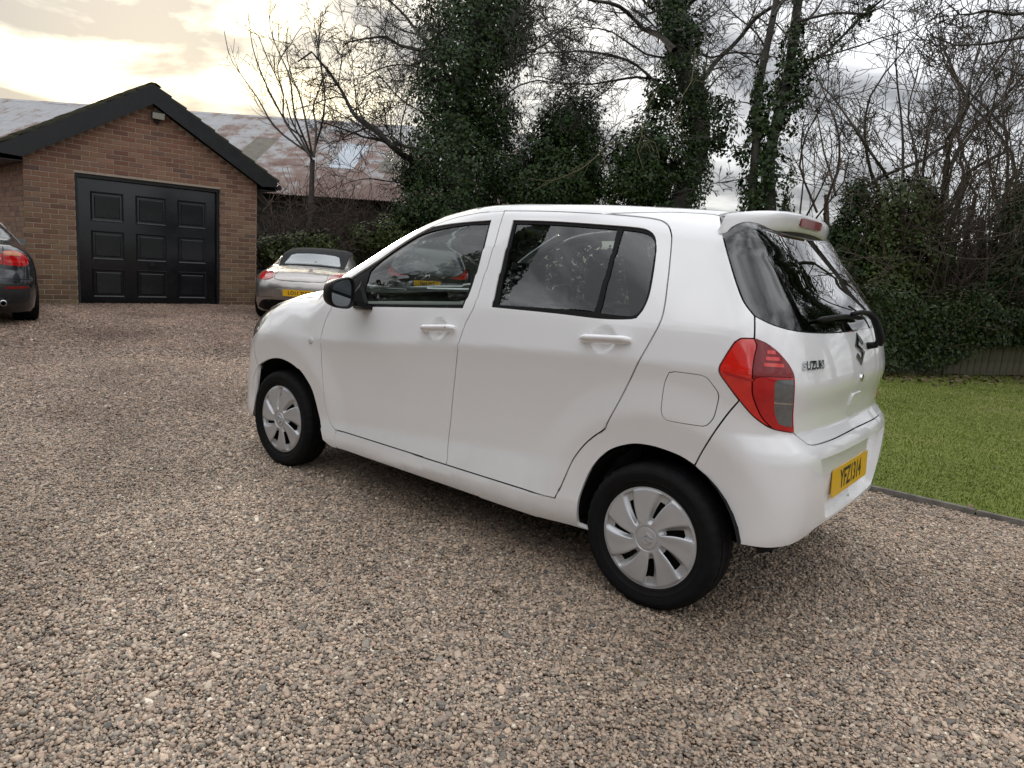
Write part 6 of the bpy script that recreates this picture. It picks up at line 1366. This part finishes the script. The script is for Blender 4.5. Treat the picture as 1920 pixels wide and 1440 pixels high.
def saloon():
    q = dict(rear=([.1, .22, .32, .45, .56, .66, .76, .90, .98, 1.04, 1.08, 1.2, 1.5], [-.72, -.80, -.86, -.90, -.905, -.885, -.855, -.845, -.835, -.80, -.70, -.35, .35]), top=([-1.2, -.85, -.6, -.3, 0, .4, .8, 1.3, 1.7, 2.1, 2.6, 3.0, 3.7], [1.0, 1.055, 1.085, 1.14, 1.27, 1.39, 1.425, 1.425, 1.37, 1.15, .98, .94, .7]),
             w=([.1, .2, .4, .6, .78, .9, 1.0, 1.1, 1.45], [.86, .89, .925, .94, .925, .895, .83, .75, .56]), L=(-.9, 3.7), wb=2.81, ra=.375, tw=.285, tk=.79, tr=.14, tf=.12, fl=.018, rc=.09, rc4=.20, tc=.08, ks=.12, kr=.16, gc=.16)
    az = math.radians(-11.5); rc = spot(-82, 547, 9.0); h = np.array([math.cos(az), math.sin(az)]); o = rc[:2]+h*.905
    C = simple_car('dark_grey_saloon', 'dark grey saloon with red tail lamp cut by the picture left edge', q, M_dgrey, (o[0], o[1], 0), az); put, seam = C['put'], C['seam']
    amb = mat('amber_lens', (.55, .16, .03), .08, coat=1., var=.1)
    for s in (1, -1):
        L = put('tail_lamp', [[(s*.50, .80), (s*.505, .975)], [(s*.505, .975), (s*.62, .985), (s*.72, .955), (s*.775, .90)], [(s*.775, .90), (s*.79, .82), (s*.74, .79), (s*.50, .80)]], C['rear'], M_red, .004)
        put('indicator_lens', [(s*.51, .925), (s*.51, .965), (s*.62, .975), (s*.70, .95), (s*.705, .92)], C['rear'], amb, .007, parent=L); put('light_bar', [(s*.515, .835), (s*.515, .86), (s*.74, .855), (s*.75, .83)], C['rear'], M_redb, .007, parent=L)
        L2 = put('boot_lamp', [[(s*.49, .81), (s*.495, .945)], [(s*.495, .945), (s*.36, .915), (s*.26, .86)], [(s*.26, .86), (s*.25, .81), (s*.49, .81)]], C['rear'], M_red, .004)
        put('light_bar', [(s*.48, .865), (s*.48, .895), (s*.36, .885), (s*.30, .865)], C['rear'], mat('pale_red_lens', (.7, .25, .2), .1, coat=1., var=.1), .007, parent=L2)
        put('reflector', [(s*.50, .495), (s*.51, .525), (s*.77, .53), (s*.76, .505)], C['rear'], M_redd, .006)
        v = put('bumper_vent', [[(s*.36, .30), (s*.46, .47), (s*.52, .545)], [(s*.52, .545), (s*.78, .545), (s*.79, .50)], [(s*.79, .50), (s*.74, .33), (s*.36, .30)]], C['rear'], mat('vent_grey', (.022, .024, .026), .4, var=.1), .003)
        m = MB()
        for k in (.36, .475):
            Vt, Ft = lathe([(.030, -.02), (.040, -.02), (.043, .02), (.043, .12), (.034, .12), (.032, -.015)], 20); m.add([(-.80-v_[1]*-1-.10, s*k+v_[0], .315+v_[2]) for v_ in Vt], Ft)
        m.obj('exhaust_tip', M_chrome, C['T'], smooth=True)
    put('badge', [(.05*math.cos(a), .97+.05*math.sin(a)) for a in np.linspace(0, 6.28, 14)[:-1]], C['rear'], M_chrome, .005)
    V, Fq = text_mesh('M3', .055, .03, 1.1, 1., 1.); p = C['rear'](np.stack([-.40-V[:, 0], .985+V[:, 1]], 1)); p[:, 0] -= np.where(V[:, 2] > 0, .005, .0); mesh_obj('boot_lettering', p, Fq, M_chrome, C['T'])
    seam('boot_seam', [(-.515, 1.03), (-.505, .88), (-.49, .79), (-.40, .71), (0, .69), (.40, .71), (.49, .79), (.505, .88), (.515, 1.03)], C['rear'], .006); seam('bumper_seam', [(-.82, .62), (-.6, .625), (0, .63), (.6, .625), (.82, .62)], C['rear'], .004)
    put('rear_window', [[(-.50, .46), (-.52, 0), (-.50, -.46)], [(-.50, -.46), (.10, -.43), (.22, -.40)], [(.22, -.40), (.25, 0), (.22, .40)], [(.22, .40), (.10, .43), (-.50, .46)]], C['top'], mat('sky_lit_window', (.03, .035, .038), .03, coat=1., var=.05), .003)
    put('side_window', [[(-.15, 1.05), (1.9, 1.02)], [(1.9, 1.02), (1.5, 1.28), (.9, 1.36), (.3, 1.31), (-.15, 1.05)]], C['side'], M_bglass, .003, both=True)
    far_plate(C, 'X', 0, .72, .004) if False else None
    m = MB()
    for s in (1, -1): m.loft([[(1.75+x, s*(.84+y), 1.06+z) for x, y, z in ((-.04, 0, -.05), (-.04, .16, -.04), (-.04, .16, .05), (-.04, 0, .06))], [(1.75+x, s*(.84+y), 1.06+z) for x, y, z in ((.10, .02, -.03), (.08, .12, -.02), (.08, .12, .02), (.10, .02, .03))]])
    m.obj('door_mirror', M_dgrey, C['T'])
saloon()
def estate():
    q = dict(rear=([.1, .22, .32, .45, .56, .66, .78, .95, 1.02, 1.2, 1.4, 1.55], [-.68, -.76, -.80, -.82, -.82, -.80, -.77, -.78, -.75, -.62, -.42, -.25]), top=([-1.2, -.6, -.2, .3, .9, 1.4, 1.8, 2.2, 2.6, 3.0, 3.6], [1.40, 1.45, 1.48, 1.49, 1.485, 1.43, 1.27, 1.06, .97, .92, .65]),
             w=([.1, .2, .4, .6, .8, .95, 1.05, 1.45], [.82, .85, .875, .885, .875, .845, .79, .60]), L=(-.82, 3.5), wb=2.6, ra=.36, tw=.225, tk=.765, tr=.12, tf=.12, fl=.014, rc=.09, rc4=.20, tc=.08, ks=.12, kr=.14, gc=.17)
    az = math.radians(-45); rc = spot(801, 538, 14.2); h = np.array([math.cos(az), math.sin(az)]); o = rc[:2]+h*.80
    C = simple_car('dark_hatchback', 'dark grey car with yellow plate seen through the hatchback front window', q, M_hgrey, (o[0], o[1], 0), az); put, seam = C['put'], C['seam']
    for s in (1, -1):
        L = put('tail_lamp', [[(s*.44, .885), (s*.60, .86), (s*.74, .87), (s*.80, .93)], [(s*.80, .93), (s*.80, 1.06), (s*.76, 1.08)], [(s*.76, 1.08), (s*.70, 1.0), (s*.62, .925), (s*.44, .885)]], C['rear'], M_redb, .005)
        put('clear_lens', [(s*.46, .905), (s*.62, .945), (s*.70, 1.02), (s*.66, 1.03), (s*.56, .97)], C['rear'], mat('grey_lens', (.18, .18, .18), .1, coat=1., var=.1), .005, parent=L)
    put('rear_window', [[(-.62, 1.09), (0, 1.07), (.62, 1.09)], [(.62, 1.09), (.50, 1.34)], [(.50, 1.34), (0, 1.37), (-.50, 1.34)], [(-.50, 1.34), (-.62, 1.09)]], C['rear'], M_bglass, .004)
    put('plate_recess', [(-.36, .65), (-.34, .83), (.34, .83), (.36, .65)], C['rear'], M_black, .003); far_plate(C, 'BJ65 HJZ', 0, .745, .012)
    m = MB(); p0 = C['rear'](np.array([[0, .90]]))[0]; x = p0[0]-.008
    for ya, yb, za, zb in ((.040, .030, .868, .938), (-.030, -.040, .868, .938)): m.add([(x, ya+.004, za), (x, yb-.004, za), (x, yb, zb), (x, ya, zb), (x+.01, ya+.004, za), (x+.01, yb-.004, za), (x+.01, yb, zb), (x+.01, ya, zb)], [(0, 1, 2, 3), (4, 7, 6, 5), (0, 4, 5, 1), (1, 5, 6, 2), (2, 6, 7, 3), (3, 7, 4, 0)])
    m.box((x, -.034, .895), (x+.01, .034, .911)); m.obj('maker_emblem', M_chrome, C['T'])
    seam('tailgate_seam', [(-.72, 1.02), (-.62, .80), (-.55, .55), (0, .53), (.55, .55), (.62, .80), (.72, 1.02)], C['rear'], .005)
    put('side_window', [[(-.35, 1.08), (1.9, 1.02)], [(1.9, 1.02), (1.4, 1.34), (.8, 1.39), (.1, 1.38), (-.35, 1.08)]], C['side'], M_bglass, .003, both=True)
estate()

# ================================================================== what the glass and the paint mirror: trees beyond the right edge, the house across the drive
def more_trees():
    src = {o.name: o for o in bpy.data.objects if o.parent is None}
    def dup(o, loc, rz, sc, label):
        c = o.copy(); COL.objects.link(c); c.location = loc; c.rotation_euler = (0, 0, rz); c.scale = (sc,)*3; c['label'] = label; c['group'] = 'trees beyond the right edge, mirrored in the rear window'
        for ch in o.children: k = ch.copy(); COL.objects.link(k); k.parent = c
    dup(src['leaning_ivy_tree'], (-3.4, -10.6, 0), 2.2, 1.15, 'ivy-wrapped tree mirrored as a dark trunk in the rear window')
    dup(src['ivy_clad_tree'], (-7.2, -10.2, 0), 1.2, 1.0, 'broad ivy-covered tree mirrored at the left of the rear window')
    dup(src['bare_tree.001'], (-2.0, -9.6, 0), .7, 1.25, 'bare tree mirrored as black branches in the rear window')
    dup(src['twin_stemmed_tree'], (-5.4, -11.4, 0), 2.9, 1.1, 'twin-stemmed tree mirrored in the middle of the rear window')
    dup(src['bare_tree'], (-9.5, -7.0, 0), 1.9, 1.2, 'forked bare tree mirrored low in the rear window')
more_trees()
def house():
    T = empty('house', 'dark brick house across the drive, mirrored along the bottom of the side windows', 'house', (3.0, 11.0, 0))
    Mw = mat('house_brick', (.13, .075, .055), .9, var=.3, scale=9, bump=.3, bscale=50); Mr = mat('slate', (.035, .038, .042), .6, var=.3, scale=5)
    box('wall', (-8.5, 0, 0), (8.5, 6.0, 4.6), Mw, T)
    m = MB(); m.loft([[(-8.9, -.45, 4.55), (8.9, -.45, 4.55), (8.9, 3.0, 6.9), (-8.9, 3.0, 6.9)], [(-8.9, -.45, 4.40), (8.9, -.45, 4.40), (8.9, 3.0, 6.75), (-8.9, 3.0, 6.75)]]); m.add([(-8.9, 3.0, 6.9), (8.9, 3.0, 6.9), (8.9, 6.45, 4.5), (-8.9, 6.45, 4.5)], [(0, 1, 2, 3)]); m.obj('roof', Mr, T)
    m = MB(); m.box((-8.9, -.52, 4.36), (8.9, -.45, 4.56)); m.obj('gutter', M_black, T)
    Mg = mat('house_glass', (.02, .022, .025), .04, coat=1., var=.1); Mf = mat('white_frame', (.72, .72, .70), .4, var=.03)
    for z0, xs in ((.9, (-6.5, -2.8, 3.0, 6.4)), (3.0, (-6.5, -2.8, .2, 3.0, 6.4))):
        for x in xs:
            w = MB(); w.box((x-.65, -.03, z0), (x+.65, .01, z0+1.15)); f = w.obj('window', Mf, T)
            for a, b in ((-.58, -.04), (.04, .58)): g = MB(); g.add([(x+a, -.036, z0+.08), (x+b, -.036, z0+.08), (x+b, -.036, z0+1.07), (x+a, -.036, z0+1.07)], [(0, 1, 2, 3)]); g.obj('pane', Mg, f)
    d = MB(); d.box((-.3, -.04, 0), (.65, .01, 2.05)); d.obj('door', M_dgrey, T)
house()
def conifers():  # unseen conifers, added and sized to darken the side window reflections
    for k, (x, y, h, lb) in enumerate(((8.2, 5.6, 9.8, 'dense dark conifer added to darken reflections in the front side window, nearest the saloon'), (10.6, 7.2, 11.0, 'tall dark conifer added to darken reflections in the front side window'), (6.3, 7.4, 7.0, 'shorter dark conifer added to darken reflections low in the rear side window'))):
        t = empty('conifer', lb, 'tree', (x, y, 0), group='conifers across the drive, added for dark reflections'); m = MB(); m.tube([(0, 0, 0), (0, 0, h*.9)], [.14, .03], 7); m.obj('trunk', M_bark, t)
        n = 9000; z = h*R_.random(n)**1.3; a = R_.uniform(0, 6.283, n); r = (1.75*(1-(z/h)**1.6)+.12)*R_.random(n)**.35; P = np.stack([r*np.cos(a), r*np.sin(a), z+.1], 1); V, F = leaves(P, np.stack([np.cos(a), np.sin(a), 0*a], 1), .16, R_, .5); fast_mesh('foliage', V, F, M_ivy, t)
conifers()
